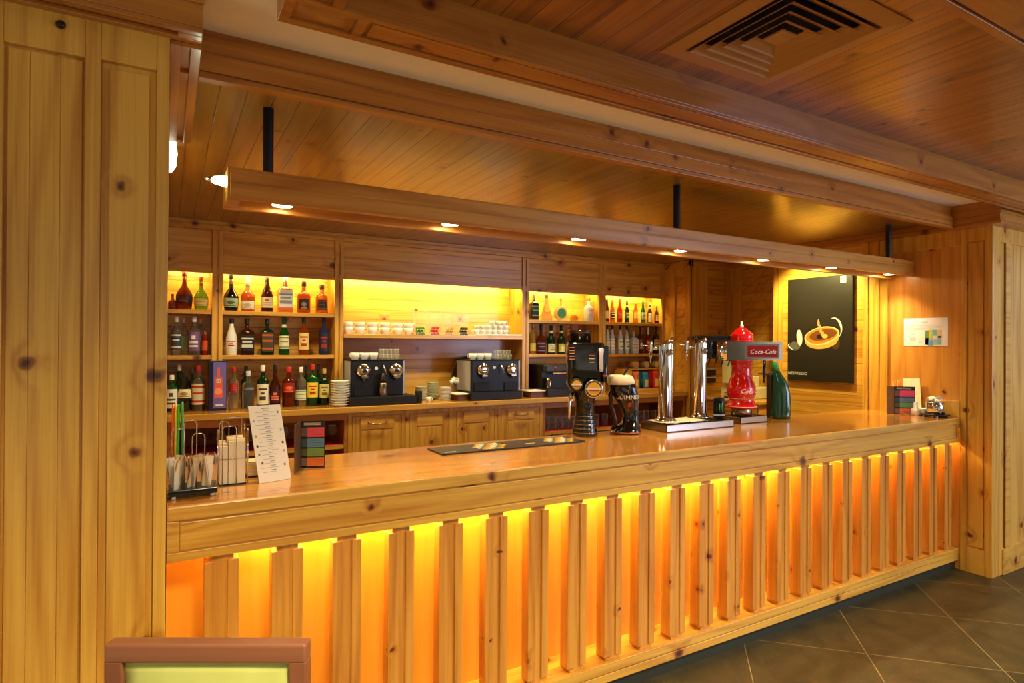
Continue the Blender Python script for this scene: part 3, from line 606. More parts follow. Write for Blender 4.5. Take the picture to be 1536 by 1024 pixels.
for r in [
 ('white-labelled clear green bottle half hidden by the left column on the worktop', 258, 562, YF, 17, 'bordeaux', 'green', dict(cap=(236, 236, 230), lab=(232, 238, 224), em=(60, 80, 60), lz=(.1, .62))),
 ('tall dark green bottle standing behind the tilted cream label at the far left', 269, 546, YR, 14, 'champ', 'dkgreen', dict(cap=(190, 190, 180))),
 ('stout black bottle with a slanting cream label at the left of the worktop', 277.5, 557, YF, 20, 'champ', 'black', dict(cap=(28, 26, 26), lab=(226, 220, 180), em=(150, 140, 100), lz=(.34, .56))),
 ('dark bottle glimpsed between the cream-labelled bottle and the red-capped gin', 288.5, 551, YR, 12, 'bordeaux', 'dkgreen', dict(cap=(60, 60, 64))),
 ('clear gin bottle with red cap and white label bearing a red figure', 298, 548, YF, 19, 'bordeaux', 'clear', dict(cap=(170, 30, 44), lab=(214, 216, 190), em=(190, 44, 30), lz=(.14, .60))),
 ('clear vodka bottle with red cap and red square label right of the blue gift box', 351, 550, YF, 15, 'bordeaux', 'clear', dict(cap=(190, 36, 40), lab=(176, 36, 40), em=(210, 90, 80), lz=(.42, .62), half=.8)),
 ('dark bottle standing behind the plain clear silver-capped vodka', 369, 548, YR, 14, 'bordeaux', 'dkgreen', dict(cap=(24, 24, 26))),
 ('plain clear vodka bottle with silver cap, mostly unlabelled', 372.5, 556, YF, 17, 'bordeaux', 'clear', dict(cap=(214, 216, 220), lab=(120, 120, 140), lz=(.5, .56))),
 ('white-rum bottle with white cap and white label above the menu sheet', 394.5, 547.5, YF, 17, 'bordeaux', 'dkgreen', dict(cap=(238, 236, 228), lab=(232, 234, 214), em=(60, 60, 60), lz=(.08, .56))),
 ('slim dark brown rum bottle with red and pink emblem', 413, 546, YF, 15, 'champ', 'brown', dict(cap=(30, 20, 18), lab=(60, 20, 20), em=(220, 130, 110), lz=(.12, .4))),
 ('dark rum bottle with red cap and red triangular label', 433.5, 550, YF, 19, 'bordeaux', 'cognac', dict(cap=(196, 40, 30), lab=(150, 34, 22), em=(220, 110, 80), lz=(.36, .6))),
 ('short clear gin bottle with pale green-white label', 451.5, 550, YF, 16, 'bordeaux', 'clear', dict(cap=(226, 230, 220), lab=(214, 226, 200), em=(130, 160, 140), lz=(.16, .42))),
 ('dark bottle behind the pale green-labelled gin', 459.5, 548, YR, 12, 'bordeaux', 'dkgreen', dict(cap=(34, 30, 26))),
 ('green whisky bottle with yellow label, red lettering and red cap', 469, 546, YF, 16.5, 'bordeaux', 'green', dict(cap=(186, 34, 36), lab=(240, 220, 60), em=(190, 40, 26), lz=(.2, .56))),
 ('dark green bottle behind and right of the yellow-labelled whisky', 477.5, 546, YR, 12, 'bordeaux', 'dkgreen', dict(cap=(16, 40, 30))),
 ('dark green whiskey bottle with cream label next to the stacked bowls', 486.5, 552.5, YF, 14.5, 'bordeaux', 'dkgreen', dict(cap=(170, 160, 110), lab=(222, 216, 150), em=(120, 110, 60), lz=(.2, .58)))]:
    bot(r[0], r[1], r[2], ZCt, r[3], r[4], r[5], r[6], g3, **r[7])
# right bays, top shelf
g4 = 'spirits in the fourth bay'; g5 = 'small beer bottles in the last bay'; g6 = 'bottles in the last bay below the beers'
for r in [
 ('dark squat gin bottle with orange-red cap beside the third upright', 801, 442, Z1, 11.5, 'square', 'black', dict(cap=(206, 70, 36), lab=(26, 44, 36), em=(120, 160, 130), lz=(.1, .6))),
 ('clear conical decanter bottle with dark spirit in the bottom and black cap', 820, 441.5, Z1, 17.5, 'cone', 'clear', dict(cap=(40, 36, 24))),
 ('frosted white gin bottle with copper stopper in the fourth bay', 882.7, 446.5, Z1, 15, 'cork', 'frost', dict(cap=(190, 90, 36), lab=(206, 206, 222), em=(190, 110, 120), lz=(.3, .6), half=.6)),
 ('slim clear yellowish bottle beside the third upright on the middle shelf', 799, 484, Z2, 10, 'bordeaux', 'yellow', dict(cap=(190, 160, 90), lab=(210, 180, 90), lz=(.1, .36))),
 ('square dark purple-brown bottle with long neck on the middle shelf', 811.5, 486, Z2, 15.5, 'squat', 'cognac', dict(cap=(50, 34, 30), lab=(56, 26, 34), em=(150, 110, 140), lz=(.06, .4))),
 ('black champagne-style bottle with cream label, left one of two alike', 826.7, 488, Z2, 13, 'champ', 'dkgreen', dict(cap=(36, 34, 30), lab=(226, 222, 170), em=(150, 140, 100), lz=(.06, .36), neckband=(220, 210, 160))),
 ('black champagne-style bottle with yellow-green label left of the black beer tower', 842, 488, Z2, 12, 'champ', 'dkgreen', dict(cap=(36, 34, 30), lab=(206, 196, 70), em=(240, 236, 180), lz=(.06, .36), neckband=(200, 190, 70))),
 ('red-capped bottle peeping over the black beer tower, left of the pair', 857, 488, Z2, 11, 'bordeaux', 'amber', dict(cap=(186, 60, 40))),
 ('red-capped bottle peeping over the black beer tower, right of the pair', 869.5, 486, Z2, 11, 'bordeaux', 'cognac', dict(cap=(176, 40, 30), lab=(200, 60, 40), lz=(.1, .5)))]:
    bot(r[0], r[1], r[2], r[3], 5.42, r[4], r[5], r[6], g4, **r[7])
for r in [
 ('black-necked beer bottle half hidden by the fourth upright', 910.5, 449, 7.5, 'brown', dict(lab=(214, 206, 160))),
 ('brown beer bottle with black and white label, second in the row of small beers', 918.5, 450, 7.5, 'amber', dict(cap=(90, 90, 60), lab=(40, 40, 44), em=(226, 226, 220))),
 ('all-red beer bottle in the row of small beers', 929.6, 449, 8, 'red', dict(cap=(170, 30, 24), lab=(196, 54, 44), em=(226, 120, 110))),
 ('dark green beer bottle with silver neck foil', 940.5, 451.5, 7, 'dkgreen', dict(cap=(40, 60, 44), lab=(90, 110, 110), em=(210, 214, 216), neckband=(210, 214, 216))),
 ('pale orange beer bottle with white label in the row of small beers', 953.5, 451, 6.8, 'whisky', dict(cap=(226, 170, 60), lab=(240, 214, 160), em=(170, 130, 90))),
 ('green beer bottle with grey-white label in the row of small beers', 964.5, 452.5, 7, 'green', dict(cap=(30, 70, 40), lab=(170, 196, 190), em=(80, 130, 110))),
 ('dark beer bottle with tall white label in the row of small beers', 974.7, 454, 7.2, 'brown', dict(cap=(170, 150, 90), lab=(238, 232, 224), lz=(.06, .5), neckband=(226, 214, 190))),
 ('short dark beer bottle with pinkish white label, last of the small beers', 986, 459, 8.6, 'brown', dict(cap=(60, 40, 34), lab=(222, 200, 204), em=(160, 100, 100)))]:
    bot(r[0], r[1], r[2], Z1, 5.42, r[3], 'beer', r[4], g5, **r[5])
for r in [
 ('clear fruit liqueur bottle with brown fruit on the label, leftmost in the last bay', 911, 487, 8, 'slope', 'frost', dict(lab=(222, 214, 180), em=(110, 70, 40))),
 ('clear fruit liqueur bottle with red fruit on the label', 918.5, 487, 8.4, 'slope', 'frost', dict(lab=(232, 230, 214), em=(200, 70, 40))),
 ('clear fruit liqueur bottle with green fruit on the label', 930.5, 487, 9, 'slope', 'frost', dict(lab=(226, 236, 216), em=(70, 170, 70))),
 ('clear fruit liqueur bottle with pale grey label, fourth of the slim ones', 940.2, 487, 7.8, 'slope', 'frost', dict(lab=(226, 228, 210), em=(120, 120, 90))),
 ('broad clear bottle with lavender and cream label in the last bay', 950.5, 497, 11.5, 'square', 'frost', dict(cap=(190, 160, 120), lab=(200, 196, 160), em=(150, 120, 160), capz=.9)),
 ('slim dark bottle with red and white label behind the first chrome tap', 960.5, 490, 8, 'bordeaux', 'cognac', dict(lab=(110, 70, 70), em=(226, 220, 214))),
 ('orange-red bottle with white cap behind the first chrome tap', 972, 491, 9.5, 'squat', 'red', dict(cap=(236, 230, 214), lab=(206, 70, 30), em=(240, 200, 150), capz=.72)),
 ('dark bottle with cream and gold label at the right end of the last bay', 984, 488, 10, 'bordeaux', 'black', dict(cap=(50, 44, 40), lab=(220, 190, 90), em=(60, 40, 30)))]:
    bot(r[0], r[1], r[2], Z2, 5.41, r[3], r[4], r[5], g6, **r[6])
# dark spirit inside the conical decanter is its own glassy layer
# round teal flask with stopper
q = P(841, 466, Y=5.41); m = mpp(q.x, 5.41)
t = thing('round_flask', 'round flat flask with teal face and clear neck in the fourth bay', 'bottle', (q.x, 5.41, Z1), 0, g4)
bm = BM(); R = 11*m
lathe(bm, [(R*.6, -.022), (R*.96, -.018), (R, -.008), (R, .008), (R*.96, .018), (R*.6, .022)], (0, 0, 0), 26); bm.transform(Matrix.Translation((0, 0, R)) @ Matrix.Rotation(PI/2, 4, 'X')); obj('flask_body', bm, glass('pale_glass', (226, 232, 206), .04, .8), t, world=False)
bm = BM(); lathe(bm, [(R*.74, 0, 2), (R*.74, .001, 2)], (0, 0, 0), 8); bm.transform(Matrix.Translation((0, -.0235, R)) @ Matrix.Rotation(PI/2, 4, 'X')); obj('face', bm, cmat((70, 168, 130)), t, world=False)
bm = BM(); lathe(bm, [(.012, 2*R-.006), (.009, 2*R+.03), (.009, 2*R+.06)], (0, 0, 0), 12); obj('neck', bm, _mc['pale_glass'], t, world=False)
bm = BM(); ball(bm, (0, 0, 2*R+.075), .016, seg=12); obj('stopper', bm, glass('clear_glass', (236, 240, 238), .03, .95), t, world=False)
q = P(861, 470, Y=5.42)
t = thing('golden_jar', 'low golden glass jar with dark scribble between the teal flask and the frosted gin', 'jar', (q.x, 5.42, Z1), 0)
bm = BM(); lathe(bm, [(.034, 0, 2), (.042, .01, 2), (.044, .04, 2), (.030, .062, 2), (.022, .07, 2)], (0, 0, 0), 20); obj('glass_body', bm, gmat('yellow'), t, world=False)
bm = BM(); tube(bm, [(-.04+.01*k, -.046+.002*abs(4-k), .03+.018*math.sin(k*2.1)) for k in range(9)], .0022, 6); obj('scribble', bm, cmat((140, 50, 30)), t, world=False)
# gift box
a = P(313, 611, Z=ZCt); b2 = P(340, 611, Z=ZCt); y = 5.17
a = P(313.5, 580, Y=y); b2 = P(340, 580, Y=y); top = P(326, 541, Y=y)
t = thing('gift_box', 'tall dark blue and violet gift box printed with a red gin bottle', 'box', ((a.x+b2.x)/2, y, ZCt))
bm = BM(); box(bm, a.x, b2.x, y, y+.10, ZCt, top.z); obj('carton', bm, cmat((28, 26, 66), .3), t, bevel=.001)
W = b2.x-a.x; Hh = top.z-ZCt
bm = BM(); box(bm, a.x+.03, b2.x-.004, y-.001, y, ZCt+.02, top.z-.01); obj('violet_print', bm, cmat((112, 106, 190), .3), t)
bm = BM(); mx_ = (a.x+b2.x)/2+.004; box(bm, mx_-.028, mx_+.030, y-.002, y-.001, ZCt+.10, ZCt+.26); box(bm, mx_-.010, mx_+.010, y-.002, y-.001, ZCt+.26, ZCt+.335); obj('bottle_print', bm, cmat((226, 104, 90), .3), t)
bm = BM(); lathe(bm, [(.026, 0), (.026, .0008)], (0, 0, 0), 20); bm.transform(Matrix.Translation((mx_, y-.002, ZCt+.15)) @ Matrix.Rotation(PI/2, 4, 'X')); obj('print_disc', bm, cmat((246, 160, 120), .3), t)
bm = BM(); box(bm, mx_-.014, mx_+.014, y-.003, y-.002, ZCt+.215, ZCt+.245); obj('print_label', bm, cmat((236, 232, 200), .3), t)
bm = BM(); box(bm, mx_-.02, mx_+.035, y-.003, y-.002, ZCt+.035, ZCt+.05); obj('print_strip', bm, cmat((236, 232, 240), .3), t)
text(t, 'print_number', '24', (mx_, y-.0032, ZCt+.222), (1, 0, 0), (0, 0, 1), .022, cmat((60, 50, 50)))

# ================================================================ CUPS, JARS, MACHINES
china = plain('white_china', (240, 240, 236), .18, coat=.4, noise=0)
def cup(name, label, group, X, Y, z, r, h, rz=0, cat='cup', handle=True, lean=0):
    t = thing(name, label, cat, (X, Y, z), rz, group)
    bm = BM(); lathe(bm, [(r*.62, 0), (r*.66, h*.06), (r*.9, h*.45), (r, h), (r*.94, h), (r*.84, h*.5), (r*.55, h*.12)], (0, 0, 0), 18, cap=False)
    bm2 = bm; lathe(bm2, [(r*.55, h*.119), (r*.1, h*.12)], (0, 0, 0), 18); obj('bowl', bm, china, t, world=False)
    if handle:
        bm = BM(); tube(bm, [(r*.86, 0, h*.85), (r*1.25, 0, h*.88), (r*1.38, 0, h*.62), (r*1.2, 0, h*.34), (r*.76, 0, h*.28)], .0036, 7); obj('handle', bm, china, t, world=False)
    return t
ZM3 = 1.7804
c0 = None
for i, px in enumerate((521.5, 539.8, 558.5, 577, 596, 612.4)):
    x = P(px, 495, Y=5.41).x
    for k in range(2):
        lab = 'white cappuccino cup, one of six stacked pairs on the lit middle shelf'
        if c0 is None: c0 = cup('coffee_cup', lab, 'cappuccino cups stacked in pairs on the middle shelf', x, 5.41, ZM3, .050, .062, -.5)
        else: dup(c0, (x, 5.41, ZM3+k*.047), -.5+.1*math.sin(i*3+k))
c1 = None
tx0, tx1 = P(712, 504, Y=5.34).x, P(782, 504, Y=5.34).x
t = thing('cup_tray', 'white tray full of espresso cups at the right end of the lit middle shelf', 'tray', ((tx0+tx1)/2, 5.37, ZM3))
bm = BM(); box(bm, tx0, tx1-.012, 5.312, 5.56, ZM3, ZM3+.008); box(bm, tx0, tx1-.012, 5.311, 5.315, ZM3, ZM3+.016); obj('tray_board', bm, cmat((240, 238, 232)), t, bevel=.002)
for row in range(3):
    for i in range(6 if row < 2 else 3):
        x = tx0+.035+i*.066+(.17 if row == 2 else 0)
        lab = 'small white espresso cup standing in the stack on the white tray'
        for dy in ((0, .08) if row == 0 else (0,)):
            if c1 is None: c1 = cup('espresso_cup', lab, 'espresso cups stacked on the white tray', x, 5.36, ZM3+.0085, .031, .052, -.9)
            else: dup(c1, (x, 5.36+dy, ZM3+.0085+row*.045), -.9+.3*math.sin(i*2.3+row))
# capsule dispenser
acr = thin('clear_acrylic', (226, 226, 220), .06)
dx0, dx1 = P(623, 495, Y=5.38).x, P(710, 495, Y=5.38).x
t = thing('capsule_dispenser', 'clear acrylic dispenser with four bins of coloured coffee capsules on the middle shelf', 'dispenser', ((dx0+dx1)/2, 5.38, ZM3))
bm = BM(); n = 4; w_ = (dx1-dx0)/n
for k in range(n+1): box(bm, dx0+k*w_-.0015, dx0+k*w_+.0015, 5.36, 5.50, ZM3, ZM3+.10)
box(bm, dx0, dx1, 5.357, 5.36, ZM3, ZM3+.03); box(bm, dx0, dx1, 5.36, 5.50, ZM3+.100, ZM3+.103); box(bm, dx0, dx1, 5.497, 5.50, ZM3, ZM3+.23)
for k in range(4): box(bm, dx0+.02+k*w_*.93-.0015, dx0+.02+k*w_*.93+.0015, 5.42, 5.50, ZM3+.103, ZM3+.22)
box(bm, dx0+.01, dx1-.06, 5.42, 5.423, ZM3+.13, ZM3+.133); box(bm, dx0+.01, dx1-.06, 5.42, 5.50, ZM3+.218, ZM3+.221)
obj('acrylic_case', bm, acr, t)
caps = [((60, 130, 60), 'green'), ((190, 60, 60), 'red'), ((196, 160, 110), 'tan and brown'), ((40, 44, 52), 'black')]
for k, (c, nm) in enumerate(caps):
    p0 = None
    for j in range(9):
        x = dx0+k*w_+.022+(j % 3)*.028; y = 5.378+(j//3 % 2)*.03; z = ZM3+.0005+(j//3)*.027
        if p0 is None:
            p0 = BM(); lathe(p0, [(.014, 0), (.0165, .002), (.0165, .004), (.013, .021), (.007, .026)], (0, 0, 0), 10)
            p0 = obj('coffee_capsule', p0, plain('foil_'+nm.split()[0], c, .3, .5, noise=0)); p0.location = (x, y, z)
            tag(p0, '%s coffee capsule in the clear dispenser, bin %s' % (nm, ('at the left end', 'second from left', 'third from left', 'at the right end')[k]), 'capsule', '%s capsules in the clear dispenser' % nm)
        else: c_ = p0.copy(); COL.objects.link(c_); c_.location = (x, y, z)
# coffee machines
mblk = plain('machine_black', (15, 14, 15), .42, noise=0); chrome = plain('chrome', (226, 228, 230), .08, 1, noise=0); steel = plain('brushed_steel', (158, 146, 132), .24, 1, noise=.03)
grey = plain('machine_grey', (170, 172, 190), .35, .3, noise=0)
def machine(label, px0, px1, pxb0, pxb1, wide=True):
    y = 5.10; a = max(P(px0, 560, Y=y).x, 1.358); c = P(px1, 560, Y=y).x; W = c-a; zt = P((px0+px1)/2, 539, Y=y).z; b0 = P(pxb0, 590, Y=5.02).x; b1 = P(pxb1, 590, Y=5.02).x
    t = thing('coffee_machine', label, 'coffee machine', ((a+c)/2, y+.1, ZCt))
    bm = BM(); box(bm, b0, b1, 5.01, 5.30, ZCt, ZCt+.075); obj('drip_tray', bm, mblk, t, bevel=.008)
    bm = BM(); box(bm, a, c, y, 5.44, ZCt+.075, zt-.006); obj('body', bm, mblk, t, bevel=.004)
    bm = BM(); box(bm, a-.010, c+.006, y-.006, 5.46, zt-.006, zt); obj('cup_warmer', bm, mblk, t, bevel=.002)
    bm = BM(); box(bm, a-.006, a, y+.03, 5.43, ZCt+.08, zt-.012); obj('side_panel', bm, grey, t, bevel=.001)
    bm = BM(); box(bm, c-.012, c+.004, y-.004, y+.01, ZCt+.08, zt-.012); obj('corner_strip', bm, grey, t, bevel=.001)
    for e0, e1 in ((a+.02, a+.335*W), (c-.335*W, c-.02)):
        bm = BM(); box(bm, e0, e1, y-.010, y, ZCt+.08, ZCt+.165); obj('cup_recess', bm, plain('machine_dark', (14, 13, 14), .5, noise=0), t, bevel=.002)
    for s in (.22, .83):
        cx = a+s*W; cz = zt-.095; bm = BM()
        lathe(bm, [(.060, 0), (.064, .006), (.060, .020), (.044, .036), (.020, .042)], (0, 0, 0), 24); bm.transform(Matrix.Translation((cx, y, cz)) @ Matrix.Rotation(PI/2, 4, 'X')); h = obj('brew_head', bm, chrome, t)
        bm = BM(); box(bm, cx-.022, cx+.022, y-.046, y-.036, cz-.012, cz+.002); obj('capsule_slot', bm, plain('machine_dark', (14, 13, 14), .5), h)
        bm = BM(); box(bm, cx-.030, cx+.030, y-.05, y-.01, cz-.066, cz-.044); lathe(bm, [(.008, -.085), (.012, -.066)], (cx, y-.03, cz), 10); obj('spout', bm, steel, h, bevel=.004)
    cx = a+.46*W; bm = BM(); lathe(bm, [(.014, 0), (.014, .006)], (0, 0, 0), 14); bm.transform(Matrix.Translation((cx, y, zt-.075)) @ Matrix.Rotation(PI/2, 4, 'X')); obj('power_button', bm, cmat((226, 230, 246)), t)
    cx = a+.56*W; bm = BM()
    if wide:
        lathe(bm, [(.036, ZCt+.078), (.037, ZCt+.082), (.037, ZCt+.185), (.030, ZCt+.19)], (cx, y-.045, 0), 20); obj('milk_cylinder', bm, steel, t)
        bm = BM(); lathe(bm, [(.030, ZCt+.19), (.032, ZCt+.215), (.020, ZCt+.25), (.012, ZCt+.27)], (cx, y-.045, 0), 16); obj('frother_lid', bm, mblk, t)
    tubebm = BM(); tube(tubebm, [(cx+.01, y, zt-.05), (cx+.012, y-.03, zt-.055), (cx+.018, y-.04, zt-.08), (cx+.028, y-.042, zt-.125)], .007, 8); obj('steam_wand', tubebm, chrome, t)
    print('machine', a, c, zt); return a, c, zt
m1 = machine('black twin-head coffee machine with steel milk cylinder, left of the round brown tray', 526, 606, 526, 625)
m2 = machine('black twin-head coffee machine right of the round brown tray under the white cup tray', 708, 779, 706, 783, False)
bm = BM(); 
x = P(622, 590, Y=5.03).x; lathe(bm, [(.030, 0), (.032, .004), (.032, .108), (.028, .112)], (0, 0, 0), 16); o = obj('knock_box', bm, mblk); o.location = (x+.045, 5.05, ZCt); tag(o, 'black cylindrical bin standing at the right end of the left coffee machine', 'bin')
# small third machine
y = 5.12; a = P(817, 560, Y=y).x; c = P(856, 560, Y=y).x
t = thing('espresso_maker', 'smaller black espresso maker with steel can, left of the black beer tower', 'coffee machine', ((a+c)/2, y, ZCt))
bm = BM(); box(bm, a, c+.1, y+.06, 5.45, ZCt+.07, ZCt+.32); obj('body', bm, mblk, t, bevel=.006)
bm = BM(); box(bm, a-.02, c+.12, 5.03, 5.4, ZCt, ZCt+.075); obj('drip_tray', bm, mblk, t, bevel=.006)
bm = BM(); box(bm, a+.02, c+.02, y, y+.08, ZCt+.245, ZCt+.315); obj('brew_head', bm, plain('machine_grey_dark', (50, 50, 54), .3, noise=0), t, bevel=.012)
bm = BM(); lathe(bm, [(.030, ZCt+.077), (.031, ZCt+.08), (.031, ZCt+.185), (.028, ZCt+.188)], (a+.06, y+.01, 0), 18); obj('steel_can', bm, steel, t)
bm = BM(); box(bm, a+.09, c+.01, y-.012, y+.0, ZCt+.226, ZCt+.242); obj('lever', bm, chrome, t, bevel=.003)
bm = BM(); ball(bm, (a+.13, y-.004, ZCt+.285), .014, seg=10); obj('red_button', bm, cmat((190, 34, 44)), t)
# cups and glasses on the machines
gclr = thin('clear_tumbler', (214, 218, 212), .05)
def tumbler(name, label, group, X, Y, z, r, h, cat='glass', stem=False, mat=None):
    t = thing(name, label, cat, (X, Y, z), 0, group)
    bm = BM()
    if stem: lathe(bm, [(r*.8, 0), (r*.78, .002), (.004, .006), (.0035, h*.42), (r*.6, h*.5), (r, h*.68), (r*.82, h), (r*.8, h), (r*.97, h*.68), (r*.57, h*.52), (.001, h*.46)], (0, 0, 0), 16, cap=False)
    else: lathe(bm, [(r*.001, 0), (r*.8, 0), (r*.84, h*.05), (r, h), (r*.95, h), (r*.78, h*.09), (r*.001, h*.08)], (0, 0, 0), 16, cap=False)
    obj('glass_bowl', bm, mat or gclr, t, world=False)
    bm = BM(); lathe(bm, [(r*(.82 if stem else 1.005), h-.0015), (r*(.84 if stem else 1.02), h), (r*(.8 if stem else .95), h+.001)], (0, 0, 0), 16, cap=False); obj('rim', bm, plain('glass_rim', (214, 216, 206), .15, noise=0), t, world=False)
    return t
def glassrow(c0, spots, z, dups_label=None):
    for s in spots: dup(c0, (s[0], s[1], z))
for (a, c, zt), where in ((m1, 'left'), (m2, 'right')):
    cc = None
    for k in range(3):
        x = a+.055+k*.082
        for dz in (0, ):
            if cc is None: cc = cup('coffee_cup', 'white cup turned on top of the %s coffee machine' % where, 'white cups on the %s coffee machine' % where, x, 5.2, zt+.0005, .042, .058, 2.2)
            else: dup(cc, (x, 5.2, zt+.0005))
    gg = None
    for k in range(5):
        for lv in range(2):
            x = a+.25*(c-a)/.43+.036*k+.03+.012*lv
            if x > c+.01: continue
            if gg is None: gg = tumbler('shot_glass', 'small clear coffee glass stacked on the %s coffee machine' % where, 'small glasses on the %s coffee machine' % where, x, 5.22, zt+.0005, .021, .043)
            else: dup(gg, (x, 5.22+.045*lv, zt+.0005+.046*lv*1))
# stacks of crockery
bowl0 = None
x = P(510.3, 590, Y=5.10).x
for k in range(10):
    z = ZCt+.0215*k
    if bowl0 is None:
        bm = BM(); r = .079; lathe(bm, [(r*.55, 0), (r*.58, .004), (r*.93, .014), (r, .0212), (r*.985, .0214), (r*.9, .015), (r*.5, .006), (r*.01, .005)], (0, 0, 0), 28, cap=False)
        bowl0 = obj('soup_plate', bm, china); bowl0.location = (x, 5.10, z); tag(bowl0, 'white deep plate in the tall stack left of the left coffee machine', 'plate', 'white plates stacked beside the coffee machine')
    else: c_ = bowl0.copy(); COL.objects.link(c_); c_.location = (x+.0015*math.sin(k*2), 5.10, z)
def saucer_stack(px, ybase_Y, wpx, n, step, label, grp, col=None):
    x = P(px, 590, Y=ybase_Y).x; r = wpx*mpp(x, ybase_Y)/2; s0 = None
    for k in range(n):
        if s0 is None:
            bm = BM(); lathe(bm, [(r*.6, 0), (r*.62, .003), (r*.95, step*.75), (r, step*.98), (r*.97, step*.99), (r*.6, step*.4), (.001, step*.35)], (0, 0, 0), 20, cap=False)
            s0 = obj('saucer', bm, col or china); s0.location = (x, ybase_Y, ZCt); tag(s0, label, 'saucer', grp)
        else: c_ = s0.copy(); COL.objects.link(c_); c_.location = (x, ybase_Y, ZCt+step*k)
pale = plain('pale_green_china', (214, 220, 196), .2, noise=0)
saucer_stack(631, 5.34, 19, 9, .014, 'pale saucer in the short stack right of the left coffee machine', 'saucers in the short stack', pale)
saucer_stack(648.5, 5.38, 19, 11, .0145, 'pale green saucer in the tallest of the three saucer stacks', 'saucers in the tall middle stack', pale)
saucer_stack(668, 5.22, 18.5, 10, .0122, 'white saucer in the front stack left of the brown tray', 'saucers in the front stack')
x = P(643, 594, Y=5.10).x
cup('coffee_cup', 'single small white cup in front of the saucer stacks', None, x, 5.10, ZCt, .026, .044, 0)
# sundae glass filled with white, lidded boxes, round tray
x = P(682.5, 570, Y=5.26).x
t = thing('sundae_glass', 'stemmed glass heaped with white sachets before the round brown tray', 'glass', (x, 5.26, ZCt))
bm = BM(); lathe(bm, [(.035, 0), (.035, .003), (.006, .01), (.006, .09), (.03, .11), (.047, .15), (.052, .172)], (0, 0, 0), 18, cap=False); obj('glass_bowl', bm, gclr, t, world=False)
bm = BM()
for k in range(26):
    a_ = k*2.4; rr = .045*math.sqrt((k % 13)/13); ball(bm, (rr*math.cos(a_), rr*math.sin(a_), .165+.045*(1-rr/.05)*((k % 3)/2)), .016, seg=6)
obj('white_filling', bm, cmat((232, 230, 226)), t, world=False, smooth=True)
wbox = plain('dark_walnut', (92, 52, 30), .4)
def tea_box(px0, px1, label):
    a, c = P(px0, 590, Y=5.10).x, P(px1, 590, Y=5.10).x
    t = thing('sachet_box', label, 'box', ((a+c)/2, 5.1, ZCt))
    bm = BM(); box(bm, a, c, 5.08, 5.24, ZCt, ZCt+.055); obj('wooden_box', bm, wbox, t, bevel=.003)
    bm = BM(); box(bm, a-.03, c+.02, 5.07, 5.26, ZCt+.055, ZCt+.068); obj('white_sachets', bm, cmat((238, 236, 228)), t, bevel=.004)
tea_box(686, 706, 'small dark wooden box heaped with white sachets left of the right coffee machine')
tea_box(795, 817, 'small dark wooden box with white sachets right of the right coffee machine')
x = P(706, 578, Y=5.5).x
t = thing('round_tray', 'large round brown serving tray leaning on the back wall behind the right coffee machine', 'tray', (x, 5.5, ZCt))
bm = BM(); lathe(bm, [(.198, -.006), (.204, 0), (.204, .012), (.194, .012), (.190, .002), (.001, .001)], (0, 0, 0), 40, cap=False); bm.transform(Matrix.Translation((x, 5.52, ZCt+.203)) @ Matrix.Rotation(PI/2-.14, 4, 'X')); obj('tray_disc', bm, plain('brown_laminate', (86, 46, 22), .4), t)
x = P(807.5, 575, Y=5.32).x; s0 = None
for k in range(7):
    if s0 is None:
        bm = BM(); r = .05; lathe(bm, [(r*.6, 0), (r*.95, .008), (r, .0105), (r*.6, .005), (.001, .004)], (0, 0, 0), 20, cap=False); s0 = obj('saucer', bm, china); s0.location = (x, 5.32, ZCt+.09); tag(s0, 'white saucer stacked on the wooden stand behind the right-hand sachet box', 'saucer', 'saucers behind the right-hand sachet box')
    else: c_ = s0.copy(); COL.objects.link(c_); c_.location = (x, 5.32, ZCt+.09+.0115*k)
bm = BM(); box(bm, x-.045, x+.045, 5.27, 5.37, ZCt, ZCt+.0895); o = obj('riser_block', bm, wbox, bevel=.004); tag(o, 'dark wooden block under the saucers beside the third upright', 'stand')
# glasses in the base racks
g = None
for i in range(5):
    for j in range(2):
        x = 3.31+i*.082; y = 5.06+j*.1
        if g is None: g = tumbler('tumbler', 'clear tall tumbler standing on the red liner of the glass rack', 'tumblers in the glass rack', x, y, .8345, .033, .125)
        else: dup(g, (x, y, .8345))
for i in range(6): dup(g, (4.42+i*.085, 5.08+.02*(i % 2), .8345))
for i in range(2): dup(g, (3.95+i*.12, 5.08, .8345))
g = None
for x, y in ((1.10, 5.08), (1.20, 5.10), (1.14, 5.2), (.72, 5.08), (.82, 5.12), (.36, 5.1)):
    if g is None: g = tumbler('wine_glass', 'stemmed clear wine glass on the red liner of the left open unit', 'wine glasses in the left open unit', x, y, .8645, .035, .15, stem=True)
    else: dup(g, (x, y, .8645))
# tubs and snack bags in the last bay
for k, (px, c) in enumerate(((953, (226, 130, 40)), (969, (230, 160, 60)), (984, (232, 190, 60)))):
    x = P(px, 546, Y=5.36).x
    t = thing('snack_tube', ('paper tube with orange end lying above the snack bags, leftmost', 'paper tube with amber end lying above the snack bags, middle one', 'paper tube with yellow end lying above the snack bags, rightmost')[k], 'tub', (x, 5.36, 1.36))
    bm = BM(); lathe(bm, [(.040, 0), (.041, .004), (.041, .15)], (0, 0, 0), 20); bm.transform(Matrix.Translation((x, 5.34, 1.468)) @ Matrix.Rotation(-PI/2, 4, 'X')); obj('tube_wall', bm, cmat((190, 160, 110)), t)
    bm = BM(); lathe(bm, [(.026, 0), (.026, .001)], (0, 0, 0), 16); bm.transform(Matrix.Translation((x, 5.339, 1.468)) @ Matrix.Rotation(PI/2, 4, 'X')); obj('end_disc', bm, cmat(c), t)
t = thing('snack_rack', 'open pine rack holding snack bags and tubes in the last bay', 'rack', (4.85, 5.3, ZCt))
